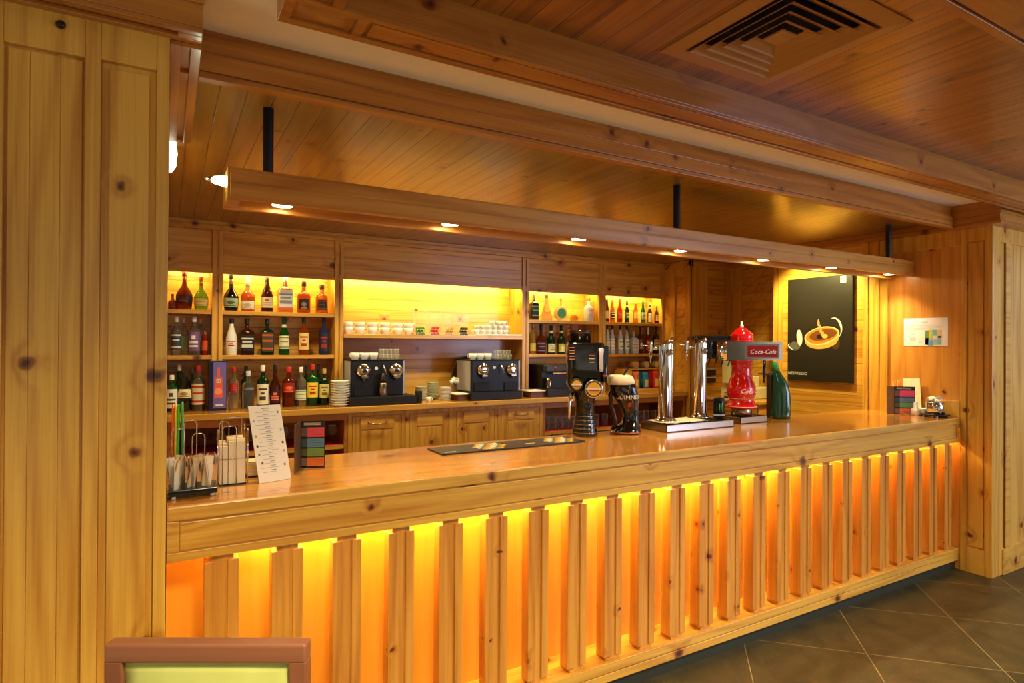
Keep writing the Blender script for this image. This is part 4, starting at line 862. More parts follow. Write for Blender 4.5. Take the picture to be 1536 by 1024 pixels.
bm = BM(); x0, x1 = P(938, 580, Y=5.3).x, 5.12
box(bm, x0, x1, 5.33, 5.5, 1.412, 1.424); box(bm, x0, x1, 5.20, 5.22, ZCt, ZCt+.03); box(bm, x0, x0+.012, 5.2, 5.5, ZCt, 1.412); box(bm, x1-.012, x1, 5.2, 5.5, ZCt, 1.412); obj('rack_frame', bm, w_h, t)
def bag(label, X, Y, z, w, h, c1, c2, rz=0, tilt=.12):
    t = thing('snack_bag', label, 'bag', (X, Y, z), rz, 'snack bags in the last bay')
    bm = BM(); nx, nz = 8, 10
    for s in (-1, 1):
        rows = [[bm.verts.new((w*(i/nx-.5)*(1-.06*math.sin(PI*k/nz)), s*.028*math.sin(PI*i/nx)**.6*math.sin(PI*k/nz)**.6+tilt*h*k/nz*.5, h*k/nz)) for i in range(nx+1)] for k in range(nz+1)]
        for k in range(nz):
            for i in range(nx):
                f = bm.faces.new((rows[k][i], rows[k][i+1], rows[k+1][i+1], rows[k+1][i])); f.smooth = True; f.material_index = 1 if (.1*nz < k < .55*nz and 1 < i < 6) else 0
    bmesh.ops.remove_doubles(bm, verts=bm.verts, dist=1e-5); obj('foil_bag', bm, [plain('foil_%d_%d_%d' % c1, c1, .3, noise=0), plain('foil_%d_%d_%d' % c2, c2, .35, noise=0)], t, world=False)
for i, (px, c1, c2, nm) in enumerate(((940, (224, 190, 50), (210, 120, 40), 'yellow snack bag with orange print at the left of the rack'), (953, (214, 110, 50), (236, 200, 70), 'orange snack bag with yellow print beside the leftmost yellow bag'),
                                      (967, (40, 120, 170), (214, 206, 80), 'blue snack bag with yellow-green print in the middle of the rack'), (982, (206, 44, 34), (238, 206, 70), 'red snack bag with big yellow print at the right of the rack'))):
    x = P(px, 580, Y=5.27).x; bag(nm, x, 5.25, ZCt+.001, .098, .215+.01*(i % 2), c1, c2)
for i, (px, c1, c2, nm) in enumerate(((948, (200, 50, 40), (60, 130, 170), 'red and blue snack bag in the second row behind the orange one'), (962, (34, 110, 164), (70, 150, 190), 'plain blue snack bag in the second row'), (978, (196, 40, 34), (226, 90, 60), 'plain red snack bag in the second row behind the red and yellow one'))):
    x = P(px, 560, Y=5.36).x; bag(nm, x, 5.36, ZCt+.001, .10, .235, c1, c2, tilt=.02)
# ================================================================ THINGS ON THE BAR
ZA = ZT+.0012
paper = plain('warm_paper', (246, 238, 216), .7, noise=.02); ink = cmat((60, 56, 54)); wire = plain('chrome_wire', (214, 214, 214), .12, 1, noise=0)
cream = plain('napkin_paper', (240, 226, 186), .8, noise=.03)
# acrylic sachet organiser at the left end
t = thing('sachet_organiser', 'clear acrylic organiser on a black base at the left end of the bar', 'organiser', (.085, 2.43, ZA))
bm = BM(); box(bm, .006, .158, 2.372, 2.50, ZA+.010, ZA+.030); obj('black_base', bm, plain('gloss_black', (18, 17, 18), .15, noise=0), t, bevel=.002)
for x in (.022, .143):
    for y in (2.384, 2.488):
        bm = BM(); lathe(bm, [(.008, 0), (.008, .010)], (x, y, ZA), 12); obj('rubber_foot', bm, cmat((206, 200, 190)), t)
bm = BM(); zt = ZA+.135
for x in (.008, .058, .107, .155): box(bm, x-.0012, x+.0012, 2.376, 2.497, ZA+.030, zt)
box(bm, .008, .155, 2.375, 2.3765, ZA+.030, ZA+.115); box(bm, .008, .155, 2.4955, 2.497, ZA+.030, zt)
obj('acrylic_walls', bm, thin('organiser_acrylic', (226, 226, 220), .02), t)
for k, (xx, yy, hh) in enumerate(((.035, 2.44, .235), (.10, 2.44, .215), (.075, 2.47, .26))):
    bm = BM(); w2 = .020
    tube(bm, [(xx-w2, yy, ZA+.03), (xx-w2, yy, ZA+hh-.01), (xx-w2+.008, yy, ZA+hh), (xx+w2-.008, yy, ZA+hh), (xx+w2, yy, ZA+hh-.01), (xx+w2, yy, ZA+.03)], .0018, 7); obj('wire_loop', bm, wire, t)
s0 = None
for k in range(15):
    col = [(244, 234, 204), (240, 220, 180), (236, 236, 226), (214, 176, 120)][k % 4]
    bm = BM(); w, h = .036, .105; n = 6
    rows = [[bm.verts.new((w*(i/4-.5), .003*math.sin(PI*i/4)*math.sin(PI*j/n)+.0022+.02*(j/n)**2*math.sin(k*1.3), h*j/n)) for i in range(5)] for j in range(n+1)]
    rb = [[bm.verts.new((v.co.x, -v.co.y*.4-.001+.02*(j/n)**2*math.sin(k*1.3), v.co.z)) for v in rows[j]] for j in range(n+1)]
    for R_ in (rows, rb):
        for j in range(n):
            for i in range(4): bm.faces.new((R_[j][i], R_[j][i+1], R_[j+1][i+1], R_[j+1][i]))
    o = obj('sugar_sachet', bm, plain('sachet_%d' % (k % 4), col, .6, noise=.03), smooth=True)
    o.location = (.030+.049*(k % 3)+.004*math.sin(k), 2.392+.021*(k//3), ZA+.0305); o.rotation_euler = (.06*math.sin(k*2.1), .22*math.sin(k*1.7), 1.1+.5*math.sin(k*.9))
    tag(o, 'upright paper sugar sachet in the clear organiser at the left end of the bar', 'sachet', 'sugar sachets in the clear organiser')
for k, (px, c, nm) in enumerate(((258.5, (232, 110, 40), 'orange'), (263, (240, 206, 50), 'yellow'), (267, (60, 200, 40), 'bright green'), (274, (70, 160, 90), 'dull green'))):
    a = P(px, 655, Y=2.53); b2 = P(px+1.5 if k < 3 else px-.5, 606 if k < 3 else 602, Y=2.55)
    bm = BM(); tube(bm, [(a.x, 2.53, ZA+.001), (a.x, 2.53, a.z), (b2.x, 2.55, b2.z)], .0044, 8); o = obj('drinking_straw', bm, cmat(c, .35))
    tag(o, nm+' drinking straw standing behind the organiser beside the left column', 'straw')
t = thing('straw_holder', 'clear cylinder holding the drinking straws behind the organiser', 'holder', (.03, 2.53, ZA))
bm = BM(); box(bm, .004, .056, 2.515, 2.518, ZA, ZA+.10); box(bm, .004, .056, 2.545, 2.548, ZA, ZA+.10); box(bm, .004, .056, 2.515, 2.548, ZA-.0005, ZA+.0008); obj('holder_walls', bm, acr, t)
# wire napkin holder
t = thing('napkin_holder', 'chrome wire napkin holder with tall wire loops right of the organiser', 'holder', (.22, 2.57, ZA))
bm = BM(); box(bm, .172, .268, 2.520, 2.63, ZA, ZA+.004); obj('base_plate', bm, plain('gloss_black', (18, 17, 18), .15), t)
for (xa, xb, y, h) in ((.184, .232, 2.516, .225), (.190, .262, 2.632, .245), (.180, .215, 2.632, .23)):
    bm = BM(); tube(bm, [(xa, y, ZA+.002), (xa, y, ZA+h-.012), (xa+.006, y, ZA+h), (xb-.006, y, ZA+h), (xb, y, ZA+h-.012), (xb, y, ZA+.002)], .0019, 7); obj('wire_loop', bm, wire, t)
bm = BM(); tube(bm, [(.17, 2.516, ZA+.10), (.27, 2.516, ZA+.10)], .0016, 6); obj('cross_wire', bm, wire, t)
for x, y in ((.168, 2.516), (.272, 2.516), (.272, 2.634)):
    bm = BM(); tube(bm, [(x, y, ZA+.002), (x, y, ZA+.21)], .0018, 7); ball(bm, (x, y, ZA+.212), .004, seg=8); obj('wire_post', bm, wire, t)
def napkins(label, x0, x1, y0, y1, h, n=12, up=True, grp=None):
    t = thing('napkin_pack', label, 'napkins', ((x0+x1)/2, (y0+y1)/2, ZA), 0, grp)
    bm = BM(); w = (x1-x0)
    for k in range(n):
        y = y0+(y1-y0)*k/n; dh = .006*math.sin(k*1.9)+.004*math.sin(k*.7)
        box(bm, x0, x1, y, y+(y1-y0)/n*.93, ZA+.004, ZA+h+dh)
    obj('folded_paper', bm, cream, t, bevel=.0012)
napkins('tall pack of folded cream napkins on edge, right half of the wire holder', .205, .264, 2.522, 2.626, .165)
napkins('cream napkins on edge in the left half of the wire holder', .174, .203, 2.524, 2.626, .148)
# low napkin stack behind the menu
x0, x1 = P(371, 712, Y=2.62).x, P(392, 712, Y=2.62).x+.04
t = thing('napkin_stack', 'low stack of cream napkins on a black base behind the white menu sheet', 'napkins', ((x0+x1)/2, 2.66, ZA))
bm = BM(); box(bm, x0-.003, x1+.003, 2.617, 2.70, ZA, ZA+.006); obj('black_base', bm, plain('gloss_black', (18, 17, 18), .15), t)
bm = BM()
for k in range(10): box(bm, x0+.001*(k % 2), x1-.001*(k % 3), 2.62+.0008*(k % 2), 2.695, ZA+.007+k*.0058, ZA+.0115+k*.0058)
obj('folded_paper', bm, cream, t, bevel=.001)
t = thing('toothpick_glass', 'little clear glass standing behind the napkin holder', 'glass', (.285, 2.76, ZA))
bm = BM(); lathe(bm, [(.014, 0), (.018, .002), (.020, .055), (.0185, .055), (.016, .006), (.001, .005)], (.285, 2.76, ZA), 14, cap=False); obj('glass_bowl', bm, gclr, t)
# leaning white menu sheet
def sheet(name, label, cat, bl, br, tr, tl, mat, th=.0016, back=None):
    t = thing(name, label, cat, ((bl+br)/2)[:])
    n = (br-bl).cross(tl-bl).normalized(); bm = BM()
    v = [bm.verts.new(p) for p in (bl, br, tr, tl)]+[bm.verts.new(p-n*th) for p in (bl, br, tr, tl)]
    for q in ((0, 1, 2, 3), (7, 6, 5, 4), (0, 4, 5, 1), (1, 5, 6, 2), (2, 6, 7, 3), (3, 7, 4, 0)): bm.faces.new([v[i] for i in q])
    obj('sheet', bm, mat, t); return t, n
def onsheet(bm, bl, br, tr, tl, u0, u1, v0, v1, n, e=.0006):
    def p(u, v): return (bl.lerp(br, u)).lerp(tl.lerp(tr, u), v)+n*e
    quad(bm, [p(u0, v0), p(u1, v0), p(u1, v1), p(u0, v1)])
bl, br = P(389, 725, Z=ZA), P(437, 717, Z=ZA)
tl, tr = P(372, 609, Y=bl.y+.075), P(420, 606, Y=br.y+.075)
t, n = sheet('menu_sheet', 'white printed menu sheet leaning back in its stand at the left of the bar', 'menu', bl, br, tr, tl, paper)
bm = BM(); random.seed(5); v = .93
onsheet(bm, bl, br, tr, tl, .38, .62, .955, .966, n)
while v > .14:
    onsheet(bm, bl, br, tr, tl, .42, .58, v, v+.008, n); v -= .022
    a_ = random.uniform(.12, .24); onsheet(bm, bl, br, tr, tl, a_, a_+random.uniform(.4, .6), v, v+.004, n); v -= .034
obj('printed_lines', bm, cmat((140, 130, 118)), t)
for k, (u, v_, c) in enumerate(((.88, .90, (110, 140, 90)), (.10, .80, (190, 170, 140)), (.90, .66, (140, 190, 190)), (.10, .60, (200, 160, 60)), (.10, .47, (90, 70, 50)), (.9, .49, (50, 50, 50)), (.12, .36, (120, 140, 80)), (.9, .38, (170, 180, 170)), (.18, .25, (110, 90, 60)), (.86, .2, (200, 110, 90)))):
    bm = BM(); onsheet(bm, bl, br, tr, tl, u-.028, u+.028, v_-.016, v_+.016, n, .0008); obj('small_picture', bm, cmat(c), t)
bm = BM()
bk = Vector((.06, .10, 0)); v0 = bl.lerp(br, .2); v1 = bl.lerp(br, .8)
obox(bm, v0-n*.003, v1-v0, (tl-bl)*.55, -n*.0012); obox(bm, v0-n*.004, v1-v0, Vector((-n.x, -n.y, 0)).normalized()*.05, (0, 0, .0012)); obj('stand', bm, acr, t)
# folding booklet of coloured offers
def booklet(label, F_, L_, R_, h, cols, sc=1):
    t = thing('menu_booklet', label, 'menu', tuple(F_))
    up = Vector((0, 0, 1)); F_, L_, R_ = map(Vector, (F_, L_, R_))
    U = (R_-F_); n = U.cross(up).normalized()
    bm = BM(); obox(bm, F_, U, up*h, -n*.002); obj('right_page', bm, cmat((34, 28, 26), .25), t)
    U2 = (F_-L_); n2 = U2.cross(up).normalized()
    bm = BM(); obox(bm, L_, U2, up*h, -n2*.002); pg = obj('left_page', bm, wood('dark_print', 'Z', 'X', knots=0, light=(120, 92, 60), dark=(60, 42, 28)), t)
    def pt(u, v): return F_+U*u+up*(h*v)+n*.0006
    for k, (v0, v1, c) in enumerate(cols):
        bm = BM(); quad(bm, [pt(.27, v0), pt(.97, v0), pt(.97, v1), pt(.27, v1)]); o = obj('colour_block', bm, cmat(c, .3), t)
        bm = BM()
        for j in range(3):
            vv = v0+(v1-v0)*(.22+.26*j); quad(bm, [p_+n*.0004 for p_ in (pt(.5-.04*j, vv), pt(.92, vv), pt(.92, vv+.008), pt(.5-.04*j, vv+.008))])
        obj('text_line', bm, cmat(tuple(min(255, int(x*.72)) for x in c), .4), o)
        bm = BM(); quad(bm, [pt(.03, v0+.01), pt(.25, v0+.01), pt(.25, v1-.01), pt(.03, v1-.01)]); obj('small_picture', bm, cmat([(110, 80, 74), (60, 74, 78), (76, 88, 50), (120, 100, 90)][k], .3), t)
    bm = BM()
    for j in range(2): quad(bm, [pt(.12, .945-.035*j), pt(.82, .945-.035*j), pt(.82, .960-.035*j), pt(.12, .960-.035*j)])
    obj('heading', bm, cmat((210, 196, 160)), t)
    return t
F_ = P(451, 702, Z=ZA); R_ = P(487, 701, Z=ZA); L_p = P(447, 711, Z=ZA); L_p.x -= .014
F_.z = R_.z = L_p.z = ZA
booklet('black folding menu booklet with red, blue, green and orange blocks near the left end', F_, L_p, R_, .205, ((.66, .86, (232, 84, 88)), (.44, .63, (98, 140, 160)), (.245, .42, (116, 156, 70)), (.04, .225, (228, 120, 56))))
# bar mat
t = thing('bar_mat', 'long black rubber bar mat with two bright yellow and white printed patches', 'mat', (1.6, 2.8, ZA))
p = [P(640, 672, Z=ZA), P(663, 683, Z=ZA), P(880, 664, Z=ZA), P(864, 656, Z=ZA)]
y0, y1, x0, x1 = 2.70, 2.90, 1.165, 2.03
bm = BM(); box(bm, x0, x1, y0, y1, ZA, ZA+.006); obj('rubber_mat', bm, plain('black_rubber', (24, 23, 24), .45), t, bevel=.002)
for c_ in (1.475, 1.915):
    bm = BM(); cols = [cmat((226, 222, 190)), cmat((222, 180, 40)), cmat((90, 120, 60)), cmat((200, 140, 60))]
    for i in range(11):
        for j in range(5):
            xx = c_-.10+i*.018+(j-2)*.006; yy = y0+.022+j*.033
            if abs(i-5)+abs(j-2)*1.4 > 6.2: continue
            k = (i*7+j*3) % 5
            for f in [obox]: f(bm, (xx, yy, ZA+.0062), (.0155, 0, 0), (.006, .028, 0), (0, 0, .0006), 0 if k in (0, 3) else 1 if k == 1 else 2 if k == 2 else 3)
    obj('printed_patch', bm, cols, t)
for px, py in ((677, 678), (797, 665)):
    q = P(px, py, Z=ZA+.006); bm = BM(); obox(bm, (q.x-.035, q.y, ZA+.0062), (.06, 0, 0), (.008, .018, 0), (0, 0, .0005)); obj('small_emblem', bm, cmat((190, 186, 150)), t)

gb = plain('tower_black', (14, 13, 15), .12, .0, coat=.6, noise=0); gold = plain('gold_metal', (206, 158, 60), .25, .8, noise=0)
CR = math.radians(-29.9)               # turned square to the guests in front
def turned(name, label, cat, X, Y, z, rz=CR): return thing(name, label, cat, (X, Y, z), rz)
# black beer tower with medallions
q = P(880, 650, Z=ZA); X, Y = 2.175, 2.905; m = mpp(X, Y); hz = lambda py: P(880, py, Y=Y).z-ZA
t = turned('beer_tower', 'tall black double beer tower with two round gold medallions and ringed foot', 'beer tap', X, Y, ZA)
prof = [(19*m, 0), (19*m, hz(648))]
for k in range(5): a_ = 19-1.1*k; prof += [((a_)*m, hz(646-6*k)), ((a_-.8)*m, hz(644.5-6*k)), ((a_-.8)*m, hz(641.5-6*k))]
prof += [(14.5*m, hz(615)), (13.5*m, hz(606)), (15*m, hz(598)), (19*m, hz(588)), (22*m, hz(580))]
bm = BM(); lathe(bm, prof, (0, 0, 0), 30); obj('ringed_foot', bm, gb, t, world=False)
for k in range(5):
    bm = BM(); r_ = (19.1-1.1*k)*m; tube(bm, [(r_*math.cos(a), r_*math.sin(a), hz(646.5-6*k)) for a in [2*PI*j/28 for j in range(28)]], .0016, 6, closed=True); obj('silver_ring', bm, plain('ring_silver', (190, 184, 176), .2, 1, noise=0), t, world=False)
bm = BM(); lathe(bm, [(22*m, hz(584), 5), (27*m, hz(575), 7), (27.5*m, hz(517), 7), (26.5*m, hz(513.5), 7)], (0, .02, 0), 32, sx=1, sy=.75); obj('tower_head', bm, gb, t, world=False)
bm = BM(); lathe(bm, [(17*m, hz(514), 2), (16.5*m, hz(500), 2), (18*m, hz(499), 2), (18*m, hz(496), 2), (16*m, hz(495.5), 2)], (-.03, .02, 0), 24); obj('top_cap', bm, plain('smoked_plastic', (40, 30, 28), .15, noise=0), t, world=False)
bm = BM(); tube(bm, [(-.03+17.4*m*math.cos(a), .02+17.4*m*math.sin(a), hz(499.5)) for a in [2*PI*j/24 for j in range(24)]], .0025, 6, closed=True); obj('cap_rim', bm, _mc['ring_silver'], t, world=False)
for cx, cz, r in ((-15, 575, 9.5), (10, 581, 14)):
    bm = BM(); lathe(bm, [(r*m*.96, 0), (r*m, .005), (r*m, .012), (r*m*.88, .017)], (0, 0, 0), 26); bm.transform(Matrix.Translation((cx*m, -.083, hz(cz))) @ Matrix.Rotation(PI/2, 4, 'X')); md = obj('medallion', bm, _mc['ring_silver'] if r > 12 else cmat((44, 50, 30)), t, world=False)
    for rr, zz, mt in ((.84, .0176, cmat((52, 58, 40))), (.70, .0184, cmat((232, 180, 50))),):
        bm = BM(); lathe(bm, [(r*m*rr, zz-.001), (r*m*rr, zz)], (0, 0, 0), 24); bm.transform(Matrix.Translation((cx*m, -.083, hz(cz))) @ Matrix.Rotation(PI/2, 4, 'X')); obj('medallion_disc', bm, mt, md, world=False)
    bm = BM(); y_ = -.083-.0192; box(bm, (cx-r*.8)*m, (cx+r*.8)*m, y_-.0006, y_, hz(cz)-.0035, hz(cz)+.007); obj('medallion_band', bm, cmat((236, 232, 214)), md, world=False)
    bm = BM(); box(bm, (cx-r*.5)*m, (cx+r*.5)*m, y_-.001, y_-.0005, hz(cz)-.012, hz(cz)-.005); obj('medallion_ribbon', bm, cmat((190, 60, 30)), md, world=False)
for k in range(5):
    bm = BM(); box(bm, -26*m, -18*m, -.0855, -.083, hz(521+4.2*k)-.003, hz(521+4.2*k)+.003); obj('copper_stripe', bm, cmat((206, 130, 96)), t, world=False)
for k in range(3):
    bm = BM(); box(bm, 3*m, 11*m, -.0855, -.083, hz(532+5*k)-.0025, hz(532+5*k)+.0025); obj('pale_stripe', bm, cmat((200, 80, 50) if k == 0 else (214, 214, 160)), t, world=False)
bm = BM(); lathe(bm, [(.010, 0), (.013, .02), (.012, .09), (.016, .13), (.010, .14)], (0, 0, 0), 14); bm.transform(Matrix.Translation((21*m, -.088, hz(556)))); obj('tap_handle', bm, plain('handle_white', (222, 222, 232), .15, noise=0), t, world=False)
bm = BM(); box(bm, 22*m, 32*m, -.085, -.05, hz(546), hz(518)); lathe(bm, [(.015, hz(572)), (.015, hz(545))], (27*m, -.07, 0), 14); obj('tap_body', bm, gb, t, world=False, bevel=.004)
bm = BM(); lathe(bm, [(.017, hz(563)), (.017, hz(560))], (27*m, -.07, 0), 16); obj('copper_collar', bm, plain('copper', (190, 120, 90), .25, .9, noise=0), t, world=False)
bm = BM(); tube(bm, [(-20*m, -.05, hz(588)), (-24*m, -.10, hz(592)), (-26*m, -.12, hz(602)), (-26*m, -.12, hz(624))], [.010, .012, .010, .006], 10); ball(bm, (-23*m, -.07, hz(598)), .016, seg=10); obj('spout', bm, chrome, t, world=False)
# pint-glass shaped stout tower
X, Y = 2.44, 2.86; m = mpp(X, Y); hz = lambda py: P(935, py, Y=Y).z-ZA
t = turned('stout_tower', 'glossy black stout tower shaped like a leaning pint with a cream head', 'beer tap', X, Y, ZA)
S = [(650, 2, 22.5), (646, 2, 22.5), (642, 4, 20), (634, 9, 13.5), (622, 10.5, 11), (610, 8, 13), (600, 4.5, 17), (590, 1, 20), (580, -2, 20.5), (575, -4, 20)]
bm = BM(); lathe(bm, [(w*m, hz(py), 2.6, (dx)*m, 0) for py, dx, w in S], (0, 0, 0), 28, sy=.8); obj('black_body', bm, gb, t, world=False)
bm = BM(); lathe(bm, [(20.4*m, hz(576), 2.4, -4*m, 0), (20.6*m, hz(572), 2.4, -4.5*m, 0), (19*m, hz(565), 2.4, -6*m, 0), (15*m, hz(562), 2.4, -7*m, 0)], (0, 0, 0), 26, sy=.8); obj('cream_head', bm, plain('cream_foam', (244, 230, 190), .4, noise=.03), t, world=False)
bm = BM(); tube(bm, [((dx)*m, -.01, hz(py)) for dx, py in ((-16, 582), (-21, 592), (-20, 606), (-15, 620), (-12, 634), (-17, 644))], [.018, .014, .012, .011, .012, .016], 12); obj('glass_arm', bm, plain('smoked_brown', (58, 36, 26), .1, noise=0), t, world=False)
bm = BM(); lathe(bm, [(23.2*m, hz(647.5), 2.6, 2*m, 0), (23.2*m, hz(646), 2.6, 2*m, 0)], (0, 0, 0), 28, sy=.8); obj('pinstripe', bm, plain('copper', (190, 120, 90), .25), t, world=False)
yy = -20*m*.8-.0015
lt = text(t, 'lettering', 'GUINNESS', WM[t.name] @ Vector((0, 0, hz(597))), WM[t.name].to_3x3() @ Vector((1, 0, 0)), (0, 0, 1), .036, cmat((226, 220, 204)), .002)
for v_ in lt.data.vertices:
    a_ = -PI/2+.12+v_.co.x/(17*m); v_.co.x, v_.co.y = 3*m+(18.6*m-v_.co.y)*math.cos(a_), .8*(20.3*m-v_.co.y)*math.sin(a_)-.002
bm = BM(); box(bm, 3*m, 8*m, yy-.002, yy+.01, hz(608), hz(602)); obj('red_mark', bm, cmat((170, 40, 36)), t, world=False)
bm = BM(); tube(bm, [(0, yy-.001, hz(586)), (2*m, yy-.003, hz(583)), (4*m, yy-.002, hz(585)), (3*m, yy-.003, hz(589))], .002, 6); obj('gold_harp', bm, gold, t, world=False)
bm = BM(); tube(bm, [(-.01, -.02, hz(564)), (0, -.03, hz(558)), (.02, -.03, hz(552))], .008, 8); obj('tap_top', bm, gb, t, world=False)

# steel drip tray with two chrome columns
def tray(label, x0, x1, y0, y1, h=.044):
    t = thing('drip_tray', label, 'drip tray', ((x0+x1)/2, (y0+y1)/2, ZA))
    bm = BM(); box(bm, x0, x1, y0, y0+.006, ZA, ZA+h); box(bm, x0, x1, y1-.006, y1, ZA, ZA+h); box(bm, x0, x0+.006, y0, y1, ZA, ZA+h); box(bm, x1-.006, x1, y0, y1, ZA, ZA+h); box(bm, x0, x1, y0, y1, ZA, ZA+.006)
    obj('steel_pan', bm, steel, t, bevel=.0015)
    bm = BM(); n = int((x1-x0)/.018)
    for k in range(n): box(bm, x0+.008+k*(x1-x0-.016)/n, x0+.008+(k+.55)*(x1-x0-.016)/n, y0+.006, y1-.006, ZA+h-.008, ZA+h-.003)
    box(bm, x0+.006, x1-.006, y0+.1, y0+.106, ZA+h-.012, ZA+h-.008)
    o = obj('grille', bm, steel, t); return t
tray('brushed steel drip tray carrying the two chrome tap columns', 2.69, 3.30, 2.75, 2.985)
TZ = ZA+.044
cloth = BM(); nx, ny = 16, 8
vv = [[cloth.verts.new((2.72+.36*i/nx, 2.775+.19*j/ny, TZ+.0025+.0035*math.sin(i*1.4+j)*math.sin(j*1.9+.5*i)+.003)) for i in range(nx+1)] for j in range(ny+1)]
for j in range(ny):
    for i in range(nx): cloth.faces.new((vv[j][i], vv[j][i+1], vv[j+1][i+1], vv[j+1][i]))
ex = bmesh.ops.extrude_face_region(cloth, geom=cloth.faces[:])
for v_ in [e for e in ex['geom'] if isinstance(e, bmesh.types.BMVert)]: v_.co.z += .003
o = obj('bar_cloth', cloth, plain('cloth_cream', (216, 214, 176), .85, noise=.15), smooth=True); tag(o, 'crumpled pale green-cream cloth spread on the left drip tray', 'cloth')
def column(label, px, pyb, pyt, wpx, ypos):
    q = P(px, pyb, Y=ypos); X = q.x; m = mpp(X, ypos); zz = lambda py: P(px, py, Y=ypos).z-TZ
    t = turned('tap_column', label, 'beer tap', X, ypos, TZ+.0105)
    r = wpx*m/2; ht = zz(pyt)-.0105
    bm = BM(); lathe(bm, [(r*1.55, 0), (r*1.55, .004), (r*1.25, .012), (r*1.18, .02), (r, .028), (r, ht-.035)], (0, 0, 0), 26, cap=False)
    ring = [bm.verts.new((r*math.cos(2*PI*(i+.5)/26), r*math.sin(2*PI*(i+.5)/26), ht-.02+.028*math.cos(2*PI*(i+.5)/26))) for i in range(26)]
    ring0 = [v for v in bm.verts if abs(v.co.z-(ht-.035)) < 1e-6][:26]
    for i in range(26):
        f = bm.faces.new((ring0[i], ring0[(i+1) % 26], ring[(i+1) % 26], ring[i])); f.smooth = True
    bm.faces.new(ring)
    obj('chrome_column', bm, chrome, t, world=False)
    bm = BM(); lathe(bm, [(.020, 0), (.024, .004), (.022, .010), (.012, .014)], (0, 0, 0), 18); bm.transform(Matrix.Translation((.012, -r-.0005, ht-.085)) @ Matrix.Rotation(PI/2, 4, 'X')); d_ = obj('round_badge', bm, steel, t, world=False)
    bm = BM(); tube(bm, [(-r*.8, 0, ht-.062), (-r-.045, -.008, ht-.062)], [.009, .013], 12); arm = obj('tap_arm', bm, plain('warm_chrome', (222, 214, 190), .15, 1, noise=0), t, world=False)
    bm = BM(); lathe(bm, [(.011, ht-.085), (.013, ht-.075), (.012, ht-.03), (.014, ht-.022), (.010, ht-.018)], (-r-.055, -.01, 0), 14); lathe(bm, [(.004, ht-.155), (.006, ht-.12), (.009, ht-.085)], (-r-.055, -.01, 0), 12); tube(bm, [(-r-.06, -.01, ht-.045), (-r-.11, -.015, ht-.042)], .004, 8); obj('tap_handle', bm, chrome, arm, world=False)
    return t
column('left chrome tap column with slanted top on the steel drip tray', 998, 634, 508, 21, 2.89)
column('right chrome tap column with slanted top on the steel drip tray', 1050, 627, 507, 18, 2.92)
# energy can
q = P(1078.5, 625, Y=2.86); m = mpp(q.x, 2.86); t = turned('drink_can', 'slim black energy drink can with green claw mark beside the red tower', 'can', q.x, 2.86, TZ+.0003)
r = 8.2*m; bm = BM(); lathe(bm, [(r*.82, 0), (r, .008), (r, .128), (r*.86, .138), (r*.86, .141)], (0, 0, 0), 24); obj('can_body', bm, plain('can_black', (22, 26, 40), .2, .5, noise=0), t, world=False)
bm = BM()
for dx in (-.010, 0, .010): tube(bm, [(dx, -math.sqrt(r*r-dx*dx)-.0004, .105), (dx+.002, -math.sqrt(r*r-dx*dx)-.0006, .08), (dx-.0015, -math.sqrt(r*r-dx*dx)-.0004, .045)], [.0022, .0026, .0008], 6)
obj('claw_mark', bm, cmat((80, 190, 60)), t, world=False)
bm = BM(); lathe(bm, [(r*1.004, .020), (r*1.004, .030)], (0, 0, 0), 24, cap=False); obj('silver_band', bm, cmat((170, 178, 190)), t, world=False)
# red tower on its own tray
tray('smaller brushed steel drip tray under the red tower', 3.44, 3.72, 2.81, 2.985)
X, Y = 3.60, 2.895; m = mpp(X, Y); pxc = 1112
Xc0 = P(pxc, 600, Y=Y).x; X = Xc0; m = mpp(X, Y); hz = lambda py: P(pxc, py, Y=Y).z-TZ
red = plain('gloss_red', (206, 16, 18), .1, coat=.6, noise=0)
t = turned('soda_tower', 'glossy red baluster-shaped cola tower with domed top and chrome sign bar', 'soda fountain', X, Y, TZ)
bm = BM(); lathe(bm, [(15*m, 0), (15*m, hz(611)), (14*m, hz(610))], (0, 0, 0), 32); obj('steel_foot', bm, steel, t, world=False)
prof = [(22, 610.5), (23, 609), (22.5, 607), (20, 605), (18.5, 601), (17.5, 598), (18, 596), (18.5, 594), (20, 591), (20.8, 587), (20.8, 583), (19.5, 577), (17.5, 571), (15.5, 565), (14.3, 558), (14, 552), (14.6, 547), (15.8, 545), (15, 543), (16.5, 541), (16.5, 539)]
bm = BM(); lathe(bm, [(w*m, hz(py)) for w, py in prof], (0, 0, 0), 34); obj('red_body', bm, red, t, world=False)
prof = [(14, 540), (14, 514), (17, 512), (17.5, 510), (16, 508.5), (17, 505), (16.5, 501.5), (13, 498), (9.5, 496.5), (8.5, 494.5), (6.5, 492.5), (3, 491)]
bm = BM(); lathe(bm, [(w*m, hz(py)) for w, py in prof], (0, 0, 0), 30); obj('red_dome', bm, red, t, world=False)
bm = BM(); lathe(bm, [(2.2*m, hz(491.5)), (2.8*m, hz(489)), (1.6*m, hz(486)), (1.8*m, hz(484)), (.8*m, hz(482))], (0, 0, 0), 12); obj('finial', bm, plain('white_gloss', (240, 236, 230), .2, noise=0), t, world=False)
for w, py in ((18.2, 596.5), (14.9, 548), (22.9, 608.2)):
    bm = BM(); tube(bm, [(w*m*math.cos(a), w*m*math.sin(a), hz(py)) for a in [2*PI*j/30 for j in range(30)]], .0012, 6, closed=True); obj('white_pinstripe', bm, cmat((236, 200, 196)), t, world=False)
bm = BM(); random.seed(3)
